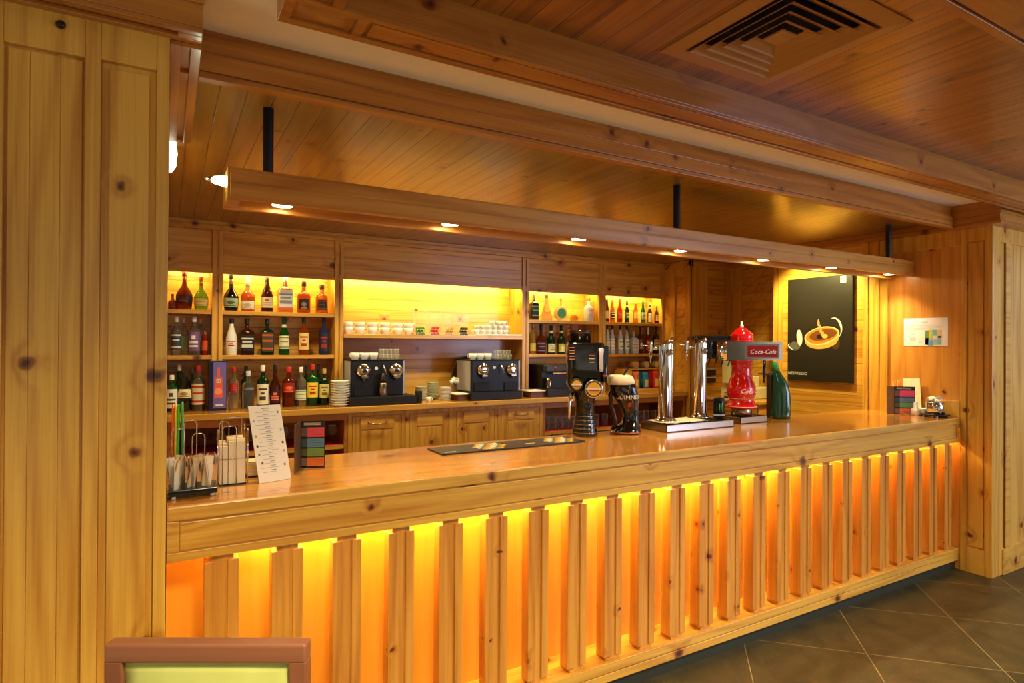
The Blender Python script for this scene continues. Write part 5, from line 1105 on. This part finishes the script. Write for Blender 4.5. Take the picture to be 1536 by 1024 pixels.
for k in range(46):
    a_ = random.uniform(-PI, 0); py = random.uniform(556, 596); w = 0
    for (w0, p0), (w1, p1) in zip([(20.8, 600), (20.8, 583), (19.5, 577), (17.5, 571), (15.5, 565), (14.3, 558)], [(20.8, 583), (19.5, 577), (17.5, 571), (15.5, 565), (14.3, 558), (14, 550)]):
        if p1 <= py <= p0: w = w0+(w1-w0)*(py-p0)/(p1-p0)
    ball(bm, (w*m*math.cos(a_), w*m*math.sin(a_), hz(py)), .0020, seg=6)
obj('water_beads', bm, plain('bead_white', (236, 214, 214), .1, noise=0), t, world=False)
U3 = WM[t.name].to_3x3()
lt = text(t, 'lettering', 'Coca-Cola', WM[t.name] @ Vector((0, 0, hz(588))), U3 @ Vector((1, .0, 0)), (0, 0, 1), .044, cmat((250, 240, 240)), .0015, .35)
for v_ in lt.data.vertices:
    a_ = -PI/2+.52+v_.co.x/(20.8*m); rr = 20.9*m-v_.co.y; v_.co.x, v_.co.y = rr*math.cos(a_), rr*math.sin(a_)
bm = BM(); x0, x1 = (1069-1112)*m*.97, (1165-1112)*m*.97; n = 16
pts = [(x1, -.105), (x1, -.02)]+[(x0+.055+.055*math.cos(PI/2+PI*k/n), -.0625+.0425*math.sin(PI/2+PI*k/n)) for k in range(n+1)]
lo = [bm.verts.new((x, y, hz(539.5))) for x, y in pts]; hi = [bm.verts.new((x, y, hz(512.5))) for x, y in pts]
for i in range(len(pts)):
    bm.faces.new((lo[i], lo[(i+1) % len(pts)], hi[(i+1) % len(pts)], hi[i])).smooth = 2 <= i < len(pts)-1
bm.faces.new(lo); bm.faces.new(hi)
sb_ = obj('chrome_sign_bar', bm, chrome, t, world=False)
bm = BM(); box(bm, -3*m, 47*m, -.110, -.105, hz(536.5), hz(515.5)); obj('sign_frame', bm, steel, sb_, world=False, bevel=.001)
bm = BM(); box(bm, 0*m, 44*m, -.112, -.110, hz(534.5), hz(517.5)); obj('sign_face', bm, cmat((150, 22, 34), .15), sb_, world=False)
text(sb_, 'sign_lettering', 'Coca-Cola', WM[t.name] @ Vector((22*m, -.1128, hz(529.5))), U3 @ Vector((1, 0, 0)), (0, 0, 1), .042, cmat((240, 226, 220)), .0008, .35)
bm = BM(); box(bm, (1046-1112)*m, -16*m, .0, .07, hz(538), hz(508)); box(bm, (1046-1112)*m, -15*m, .02, .09, hz(508), hz(503.5)); obj('rear_manifold', bm, plain('dark_chrome', (90, 90, 94), .15, 1, noise=0), t, world=False, bevel=.003)
for k in range(4):
    xx = (1062+10*k-1112)*m; bm = BM(); tube(bm, [(xx+.012, 0, hz(538)), (xx+.006, -.004, hz(543)), (xx-.006, -.006, hz(549))], [.006, .006, .003], 8); obj('tap_lever', bm, plain('dark_bronze2', (70, 44, 30), .3, .5, noise=0), t, world=False)
# green tower
X = P(1169, 600, Y=2.88).x; Y = 2.88; m = mpp(X, Y); hz = lambda py: P(1169, py, Y=Y).z-ZA
t = turned('green_tower', 'tall curved dark green beer tower with bright green cap at the end of the taps', 'beer tap', X, Y, ZA)
gg_ = plain('gloss_green', (10, 62, 40), .12, coat=.6, noise=0)
S = [(627, 0, 15), (622, 0, 15), (605, 1, 14.5), (590, 1, 13.6), (577, 0, 12), (568, -2, 9.5), (560, -4.5, 6.5), (556, -5.5, 5.5)]
bm = BM(); lathe(bm, [(w*m, hz(py), 3, dx*m, 0) for py, dx, w in S], (0, 0, 0), 26, sy=.85); obj('green_body', bm, gg_, t, world=False)
bm = BM(); lathe(bm, [(5.6*m, hz(556.2), 2, -5.5*m, 0), (5.6*m, hz(549), 2, -6.5*m, 0), (4*m, hz(544), 2, -7.5*m, 0), (2*m, hz(543), 2, -7.5*m, 0)], (0, 0, 0), 18); obj('green_cap', bm, plain('bright_green', (40, 140, 60), .3, noise=0), t, world=False)
bm = BM(); box(bm, -15.5*m, -12*m, -.01, .05, .002, hz(560)); obj('dark_spine', bm, plain('brown_spine', (46, 26, 18), .35, noise=0), t, world=False, bevel=.004)
bm = BM(); tube(bm, [(-11*m, 0, hz(562)), (-20*m, 0, hz(561)), (-33*m, -.01, hz(560))], [.018, .006, .004], 10); arm = obj('tap_arm', bm, plain('brown_spine', (46, 26, 18), .35), t, world=False)
bm = BM(); tube(bm, [(-24*m, -.01, hz(574)), (-24*m, -.012, hz(566)), (-24*m, -.012, hz(556)), (-23*m, -.012, hz(538))], [.004, .010, .012, .010], 10); obj('tap_handle', bm, gb, arm, world=False)
bm = BM(); box(bm, 6*m, 11*m, -.0575, -.045, hz(614), hz(606)); obj('gold_sticker', bm, cmat((150, 150, 80)), t, world=False)
bm = BM(); box(bm, -3*m, 10*m, -.061, -.05, hz(618.5), hz(616.5)); obj('small_print', bm, cmat((110, 150, 110)), t, world=False)

# right end of the bar
F_ = P(1346, 620.5, Z=ZA); F_ = Vector((5.045, 2.645, ZA)); 
F_ = P(1341, 621, Z=ZA); R_ = P(1372.5, 622, Z=ZA); R_.x = min(R_.x, 5.225); L_p = F_+Vector((-.03, .04, 0))
zt = P(1341, 579, X=F_.x).z
booklet('black folding menu booklet with pink, blue, green and salmon blocks at the right end', F_, L_p, F_+(R_-F_), zt-ZA, ((.64, .86, (224, 80, 120)), (.46, .61, (96, 136, 196)), (.26, .43, (110, 168, 120)), (.03, .22, (226, 130, 110))))
def rsheet(nm, label, cat, pts, Y, mat):
    ps = [P(px, py, X=Y) for px, py in pts]; return sheet(nm, label, cat, ps[0], ps[1], ps[2], ps[3], mat)
bl, br = P(1357, 617, X=5.21), P(1372, 617, X=5.21); bl.z = br.z = ZA
tl, tr = P(1354, 567, X=5.235), P(1379.5, 567, X=5.235)
br.y = bl.y-(tl.y-tr.y)
sheet('menu_sheet', 'white card standing behind the coloured booklet at the right end of the bar', 'menu', bl, br, tr, tl, paper)
for k, (px, py, c, nm) in enumerate(((1339.5, 571, (226, 196, 120), 'pale yellow'), (1343, 568, (226, 120, 50), 'orange'), (1347, 569, (236, 150, 60), 'light orange'), (1350.5, 568, (214, 96, 40), 'red-orange'))):
    a = P(1344+k, 610, X=5.16); b2 = P(px, py, X=5.19); bm = BM(); tube(bm, [(a.x+.01, a.y+.02, ZA+.001), b2], .0034, 7); o = obj('drinking_straw', bm, cmat(c, .4)); tag(o, nm+' straw sticking up behind the booklet at the right end of the bar', 'straw')
X_ = 5.17; q = P(1369.5, 621, X=5.15)
t = thing('white_bottle', 'tiny white plastic squeeze bottle before the right-hand booklet', 'bottle', (q.x-.02, q.y-.03, ZA)); m = mpp(q.x, q.y)
bm = BM(); lathe(bm, [(5.4*m, 0, 4), (5.5*m, 9.5*m, 4), (3*m, 11.5*m, 2), (2.7*m, 19*m, 2), (2.2*m, 20*m, 2)], (0, 0, 0), 18); obj('squeeze_body', bm, plain('white_plastic', (226, 228, 238), .35, noise=0), t, world=False)
a, b2 = P(1379.5, 621.5, X=5.17), P(1401, 622, X=5.17); b2.y = max(b2.y, 2.478); a.y = max(a.y, b2.y+.06)
t = thing('napkin_stack', 'low white stack of napkins on a black base left of the steel pot', 'napkins', (5.19, (a.y+b2.y)/2, ZA))
bm = BM(); box(bm, 5.165, 5.238, b2.y, a.y, ZA, ZA+.006); obj('black_base', bm, plain('gloss_black', (18, 17, 18), .15), t)
bm = BM()
for k in range(8): box(bm, 5.168, 5.236, b2.y+.002, a.y-.002, ZA+.0065+.006*k, ZA+.0118+.006*k)
obj('folded_paper', bm, plain('napkin_white', (240, 238, 230), .8, noise=.02), t, bevel=.001)
q = P(1414, 621, Z=ZA+.01); X, Y = 5.165, 2.395; m = mpp(X, Y)
t = thing('sachet_pot', 'round steel pot overflowing with white sachets on a black footed stand at the right end', 'pot', (X, Y, ZA))
bm = BM(); lathe(bm, [(17*m, .012), (18*m, .015), (18*m, .022), (17*m, .025)], (0, 0, 0), 28); obj('black_stand', bm, plain('gloss_black', (18, 17, 18), .15), t, world=False)
for k in range(4):
    a_ = -PI/2+.5+k*PI/2; bm = BM(); lathe(bm, [(.008, 0), (.009, .012)], (15*m*math.cos(a_), 15*m*math.sin(a_), 0), 12); obj('stand_foot', bm, cmat((206, 200, 190)), t, world=False)
bm = BM(); lathe(bm, [(11.5*m, .026), (12*m, .028), (12*m, .112), (11.5*m, .114), (11.3*m, .112), (11.3*m, .03)], (-.008, 0, 0), 30, cap=False); obj('steel_pot', bm, chrome, t, world=False)
s0 = None
for k in range(9):
    if s0 is None:
        bm = BM(); lathe(bm, [(.016, -.002, 6), (.022, 0, 6), (.016, .002, 6)], (0, 0, 0), 16, sy=1.3); s0 = obj('white_sachet', bm, plain('napkin_white', (240, 238, 230), .8), smooth=True)
        tag(s0, 'white sachet spilling over the steel pot at the right end of the bar', 'sachet', 'white sachets in the steel pot'); o = s0
    else: o = s0.copy(); COL.objects.link(o)
    o.location = (X-.01+.026*math.sin(k*2.3), Y+.03*math.cos(k*1.9)-.004, ZA+.115+.004*k+.004*(k % 2)); o.rotation_euler = (.5*math.sin(k*1.7), .6*math.cos(k*2.1), k*1.1)

# ================================================================ WALL THINGS
Xw = Xc-.0005
# poster
pc = [P(1184, 568.3, X=Xc), P(1281, 575, X=Xc), P(1281, 411.5, X=Xc), P(1184, 420, X=Xc)]
ya, yb, za, zb = 3.725, 3.090, 1.372, 2.337
t = thing('coffee_poster', 'big black framed poster with a glass coffee cup picture on the right wall', 'poster', (Xc-.01, (ya+yb)/2, za))
bm = BM(); box(bm, Xc-.022, Xc+.011, yb, ya, za, zb); obj('poster_panel', bm, plain('poster_black', (30, 29, 27), .38, noise=.02), t, bevel=.002)
fx = Xc-.0225
def pp(u, v, e=0): return Vector((fx-e, ya+(yb-ya)*u, za+(zb-za)*v))
def pell(bm, u, v, ru, rv, e, a0=0, a1=2*PI, n=30, rot=0, inner=None):
    W_, H_ = ya-yb, zb-za
    def q(a, k): x, y = ru*k*math.cos(a), rv*k*math.sin(a); c, s = math.cos(rot), math.sin(rot); return Vector((fx-e, ya-(u*W_+x*c-y*s), za+v*H_+x*s+y*c))
    if inner is None:
        vs = [bm.verts.new(q(a0+(a1-a0)*i/n, 1)) for i in range(n)]; bm.faces.new(vs)
    else:
        A = [bm.verts.new(q(a0+(a1-a0)*i/n, 1)) for i in range(n+1)]
        B = [bm.verts.new(q(a0+(a1-a0)*i/n, inner[0]+(inner[1]-inner[0])*abs(2*i/n-1))) for i in range(n+1)]
        for i in range(n): bm.faces.new((A[i], A[i+1], B[i+1], B[i]))
cm = lambda c: cmat(c, .4)
for nm, args, c in (('cup_glow', (.76, .365, .040, .055, .0004), (74, 46, 24)), ('cup_body', (.55, .40, .165, .085, .0006, 0, 2*PI, 36, .12), (226, 160, 76)), ('cup_rim', (.55, .435, .172, .080, .0008, 0, 2*PI, 36, .17), (244, 206, 140)),
                    ('cup_inside', (.55, .437, .158, .070, .0010, 0, 2*PI, 36, .17), (196, 120, 44)), ('coffee_surface', (.57, .443, .135, .050, .0012, 0, 2*PI, 36, .17), (110, 62, 28)), ('coffee_shadow', (.52, .425, .030, .022, .0014), (40, 22, 14)), ('coffee_splash', (.60, .43, .028, .020, .0016), (236, 176, 90))):
    bm = BM(); pell(bm, *args); obj(nm, bm, cm(c), t)
bm = BM(); pell(bm, .74, .50, .075, .10, .0018, -1.0, 2.0, 20, 0, (.72, .98)); obj('cup_handle', bm, cm((214, 214, 214)), t)
bm = BM(); pell(bm, .20, .42, .03, .075, .0018, 0, 2*PI, 20, .1); obj('glass_lip', bm, cm((214, 214, 216)), t)
bm = BM(); pell(bm, .13, .34, .055, .035, .0014, 0, 2*PI, 20, -.2); obj('spoon_shadow', bm, cm((96, 96, 98)), t)
bm = BM(); pell(bm, .10, .33, .060, .030, .0018, 2.4, 5.4, 20, -.3, (.6, .95)); obj('spoon_edge', bm, cm((226, 226, 230)), t)
bm = BM()
for i, (u, v, r_) in enumerate(((.50, .575, .007), (.505, .55, .010), (.52, .52, .010), (.54, .485, .011), (.565, .455, .016))): pell(bm, u, v, r_, .022, .0021+.0002*i, 0, 2*PI, 14, -.25)
obj('coffee_drip', bm, cm((206, 150, 90)), t)
bm = BM(); quad(bm, [pp(.83, .925, .0008), pp(.91, .925, .0008), pp(.91, .985, .0008), pp(.83, .985, .0008)]); obj('logo_square', bm, cm((236, 236, 230)), t)
text(t, 'logo_letter', 'N', pp(.87, .935, .0014), (0, -1, 0), (0, 0, 1), .055, cm((24, 24, 24)), .0003)
text(t, 'lettering', 'NESPRESSO', pp(.17, .055, .0010), (0, -1, 0), (0, 0, 1), .040, cm((222, 222, 216)), .0003)
# notice
t = thing('wall_notice', 'white printed notice with a small coloured picture taped to the right wall', 'notice', (Xc, 2.52, 1.7))
y0, y1, z0, z1 = 2.357, 2.679, 1.704, 1.926; X0 = Xc+.0105
bm = BM(); box(bm, X0-.001, X0+.001, y0, y1, z0, z1); obj('sheet', bm, plain('notice_paper', (238, 236, 242), .6, noise=.01), t)
def nq(u0, u1, v0, v1, e=.0016): return [Vector((X0-e, y1-(y1-y0)*u, z0+(z1-z0)*v)) for u, v in ((u0, v0), (u1, v0), (u1, v1), (u0, v1))]
bm = BM()
quad(bm, nq(.42, .56, .82, .87))
for j in range(4): quad(bm, nq(.05, .93-.05*j, .72-.045*j, .735-.045*j))
quad(bm, nq(.15, .26, .40, .43)); quad(bm, nq(.15, .28, .18, .30)); quad(bm, nq(.36, .42, .12, .15))
obj('printed_lines', bm, cmat((206, 202, 214)), t)
for u0, u1, v0, v1, c in ((.5, .58, .05, .55, (110, 150, 90)), (.58, .66, .28, .57, (206, 206, 80)), (.66, .76, .28, .57, (110, 190, 206)), (.76, .86, .35, .57, (226, 196, 150)), (.50, .86, .05, .28, (170, 190, 190)), (.57, .67, .02, .20, (100, 160, 226)), (.76, .86, .08, .22, (120, 190, 214)), (.78, .86, .27, .35, (90, 60, 50)), (.55, .62, .24, .36, (236, 236, 226)), (.68, .76, .24, .36, (226, 226, 236))):
    bm = BM(); quad(bm, nq(u0, u1, v0, v1, .0016+.0002*(int(u0*50+v0*90) % 7))); obj('picture_patch', bm, cmat(c), t)
# control boxes on the rear corner panel
for k, (py0, py1, nm) in enumerate(((552, 563, 'upper'), (564.5, 574, 'lower'))):
    a, b2 = P(1054, py1, Y=4.91), P(1072, py0, Y=4.91)
    t = thing('control_box', '%s of two black boxes with white tops mounted on the rear corner panel' % nm, 'switch box', ((a.x+b2.x)/2, 4.9, a.z))
    bm = BM(); box(bm, a.x, b2.x, 4.89, 4.93, a.z, b2.z-.012); obj('black_housing', bm, cmat((26, 24, 24), .3), t, bevel=.002)
    bm = BM(); box(bm, a.x, b2.x, 4.888, 4.93, b2.z-.012, b2.z); obj('white_edge', bm, cmat((236, 234, 230), .3), t)
# low side counter in the corner with till
t = thing('side_counter', 'low pine side counter with drawers in the rear right corner', 'counter', (5.5, 4.3, 0))
bm = BM(); box(bm, 5.20, 5.84, 4.02, 4.88, 0, 1.10); obj('cabinet_body', bm, w_h, t, bevel=.003)
bm = BM(); box(bm, 5.17, 5.845, 4.0, 4.885, 1.10, 1.13); obj('counter_board', bm, w_h, t, bevel=.004)
for k in range(3):
    bm = BM(); box(bm, 5.185, 5.20, 4.04, 4.86, .80+.10*k, .89+.10*k); obj('drawer', bm, w_yx, t, bevel=.003)
bm = BM(); box(bm, 5.165, 5.185, 4.2, 4.88, 1.115, 1.13); o = obj('pale_edge', bm, cmat((226, 206, 160)), t)
a = P(1128, 590, Y=4.3); b2 = P(1160, 590, Y=4.3)
t = thing('cash_register', 'cream till with paper slots and dark screen behind the red and green towers', 'till', ((a.x+b2.x)/2, 4.2, 1.1305))
za_, zb_ = 1.1305, P(1140, 556, Y=4.3).z
xa, xb = 5.26, 5.66
bm = BM(); box(bm, xa, xb, 4.22, 4.56, za_, za_+.12); obj('base_case', bm, plain('till_cream', (222, 208, 160), .45, noise=.02), t, bevel=.01)
bm = BM(); box(bm, xa+.02, xb-.1, 4.30, 4.52, za_+.12, za_+.24); obj('printer', bm, plain('till_cream', (222, 208, 160), .45), t, bevel=.01)
bm = BM(); box(bm, xa-.03, xa, 4.18, 4.52, za_+.16, za_+.40); s_ = obj('screen_housing', bm, plain('till_cream', (222, 208, 160), .45), t, bevel=.006)
bm = BM(); box(bm, xa-.032, xa-.03, 4.20, 4.30, za_+.36, za_+.395); obj('blue_sticker', bm, cmat((110, 140, 206)), s_)
bm = BM(); box(bm, xa-.032, xa-.03, 4.34, 4.50, za_+.36, za_+.395); obj('pale_sticker', bm, cmat((180, 220, 200)), s_)
bm = BM(); box(bm, xa-.02, xa, 4.20, 4.50, za_+.06, za_+.066); box(bm, xa-.02, xa+.01, 4.20, 4.50, za_, za_+.02); obj('paper_slot', bm, cmat((60, 46, 34)), t)
# ================================================================ CHAIR in front
cr = math.radians(-29.4)
t = thing('dining_chair', 'brown wooden chair with green upholstered back at the lower left', 'chair', tuple(P(308, 1000, Z=0)*0), cr)
cpos = P(307, 967, Z=.985); 
t.location = (cpos.x, cpos.y, 0); WM[t.name] = Matrix.Translation((cpos.x, cpos.y, 0)) @ Matrix.Rotation(cr, 4, 'Z')
wc = wood('walnut_chair', 'X', 'Y', knots=0, light=(150, 94, 66), dark=(118, 68, 46), rough=.35, kscale=3, coat=.3, fine=.6)
wcz = wood('walnut_chair_upright', 'Z', 'Y', knots=0, light=(150, 94, 66), dark=(118, 68, 46), rough=.35, coat=.3, fine=.6)
gf = plain('green_fabric', (206, 212, 122), .9, noise=.08)
hw = .238
bm = BM(); box(bm, -hw, hw, 0, .042, .940, .985); obj('top_rail', bm, wc, t, world=False, bevel=.006, seg=3)
for s in (-1, 1):
    bm = BM(); x0, x1 = (hw-.042, hw) if s > 0 else (-hw, -hw+.042)
    v = []
    for z, y in ((0, .03), (.44, .035), (.70, .018), (.944, .001)): v.append([bm.verts.new((x, y+dy, z)) for x, dy in ((x0, 0), (x1, 0), (x1, .040), (x0, .040))])
    for a_, b_ in zip(v, v[1:]):
        for i in range(4): bm.faces.new((a_[i], a_[(i+1) % 4], b_[(i+1) % 4], b_[i]))
    bm.faces.new(v[0]); bm.faces.new(v[-1]); obj('rear_leg', bm, wcz, t, world=False, bevel=.004)
    bm = BM(); box(bm, x0, x1, .43, .47, 0, .43); obj('front_leg', bm, wcz, t, world=False, bevel=.004)
    bm = BM(); box(bm, x0+.008, x1-.008, .07, .43, .37, .43); obj('side_rail', bm, wcz, t, world=False, bevel=.003)
bm = BM(); box(bm, -hw+.04, hw-.04, .05, .075, .50, .55); obj('lower_rail', bm, wc, t, world=False, bevel=.004)
bm = BM(); box(bm, -hw+.04, hw-.04, .44, .465, .37, .43); box(bm, -hw+.04, hw-.04, .04, .065, .37, .43); obj('apron', bm, wc, t, world=False, bevel=.003)
bm = BM(); nx, nz = 12, 14; g_ = []
for s in (-1, 1):
    rows = [[bm.verts.new(((hw-.043)*(2*i/nx-1), .024-.006*(1-k/nz)*0+.018*(1-k/nz)+s*(.010+.014*min(1, 4*min(i, nx-i)/nx)*min(1, 4*min(k, nz-k)/nz)), .548+(.939-.548)*k/nz)) for i in range(nx+1)] for k in range(nz+1)]
    g_.append(rows)
    for k in range(nz):
        for i in range(nx): f = bm.faces.new((rows[k][i], rows[k][i+1], rows[k+1][i+1], rows[k+1][i])); f.smooth = True
A, B = g_
per = lambda R_: [R_[0][i] for i in range(nx+1)]+[R_[k][nx] for k in range(1, nz+1)]+[R_[nz][i] for i in range(nx-1, -1, -1)]+[R_[k][0] for k in range(nz-1, 0, -1)]
pa, pb = per(A), per(B)
for i in range(len(pa)): bm.faces.new((pa[i], pa[(i+1) % len(pa)], pb[(i+1) % len(pa)], pb[i]))
obj('backrest_pad', bm, gf, t, world=False)
bm = BM(); box(bm, -hw+.005, hw-.005, .07, .47, .43, .49); obj('seat', bm, gf, t, world=False, bevel=.02, seg=3)
# ================================================================ LIGHT
def area(name, loc, rot, sx, sy, col, p):
    l = bpy.data.lights.new(name, 'AREA'); l.shape = 'RECTANGLE'; l.size = sx; l.size_y = sy; l.color = col; l.energy = p
    o = bpy.data.objects.new(name, l); COL.objects.link(o); o.location = loc; o.rotation_euler = rot; return o
WARM = (1, .84, .50)
for i in range(7):
    l = bpy.data.lights.new('downlight_lamp', 'SPOT'); l.energy = 26; l.spot_size = math.radians(105); l.spot_blend = .8; l.color = (1, .74, .42); l.shadow_soft_size = .03
    o = bpy.data.objects.new('downlight_lamp', l); COL.objects.link(o); o.location = (.42+.778*i, 2.70, 2.272)
for (x, y, p) in ((.4, .2, 42), (2.7, .2, 34), (5.2, .2, 5), (-1, -1.5, 40), (2.6, -1.8, 28)):  # unseen spots added to light the guest side of the room
    l = bpy.data.lights.new('room_fill', 'SPOT'); l.energy = p*11; l.spot_size = math.radians(140); l.spot_blend = 1; l.color = WARM; l.shadow_soft_size = .2
    o = bpy.data.objects.new('room_fill', l); COL.objects.link(o); o.location = (x, y, 2.66)
for x in (.7, 1.9, 3.1, 4.3):  # added spots without fixtures, brighten the shelves and base cabinets
    l = bpy.data.lights.new('back_bar_fill', 'SPOT'); l.energy = 85 if x < 4 else 22; l.spot_size = math.radians(128); l.spot_blend = .6; l.color = (1, .84, .42); l.shadow_soft_size = .08
    o = bpy.data.objects.new('back_bar_fill', l); COL.objects.link(o); o.location = (x, 4.55, 2.655)
l = bpy.data.lights.new('poster_lamp', 'SPOT'); l.energy = 140; l.spot_size = math.radians(92); l.spot_blend = .5; l.color = (1, .80, .28); l.shadow_soft_size = .05
o = bpy.data.objects.new('poster_lamp', l); COL.objects.link(o); o.location = (4.72, 3.42, 2.63); o.rotation_euler = (0, math.radians(-36), 0)
area('window_daylight', (6.5, -2.0, 1.9), (math.radians(96), 0, math.radians(8)), 2.6, 1.8, (.55, .66, 1), 110)
l = bpy.data.lights.new('end_lamp', 'POINT'); l.energy = .4; l.color = (.85, 1, .7); l.shadow_soft_size = .02
o = bpy.data.objects.new('end_lamp', l); COL.objects.link(o); o.location = (.11, 2.62, 2.345)
w = bpy.data.worlds.new('world'); SC.world = w; w.use_nodes = True
nt = w.node_tree; N = nt.nodes; L = nt.links; bg = N['Background']
tc = N.new('ShaderNodeTexCoord'); no = N.new('ShaderNodeTexNoise'); no.inputs['Scale'].default_value = 3.2; no.inputs['Detail'].default_value = 2; L.new(tc.outputs['Generated'], no.inputs['Vector'])
cr_ = N.new('ShaderNodeValToRGB'); L.new(no.outputs['Fac'], cr_.inputs[0])
cr_.color_ramp.elements[0].position = .42; cr_.color_ramp.elements[0].color = (.16, .10, .05, 1)
cr_.color_ramp.elements[1].position = .60; cr_.color_ramp.elements[1].color = (2.2, 1.9, 1.4, 1)  # bright noise patches added around the room for chrome to reflect
L.new(cr_.outputs[0], bg.inputs[0]); bg.inputs[1].default_value = .36
SC.view_settings.view_transform = 'Standard'; SC.view_settings.look = 'None'; SC.view_settings.gamma = 1; SC.view_settings.exposure = 0.25
try: SC.view_settings.use_curve_mapping = False
except Exception: pass
SC.cycles.max_bounces = 8; SC.cycles.transmission_bounces = 6; SC.cycles.diffuse_bounces = 4; SC.cycles.glossy_bounces = 3; SC.cycles.transparent_max_bounces = 12
SC.cycles.sample_clamp_indirect = 6
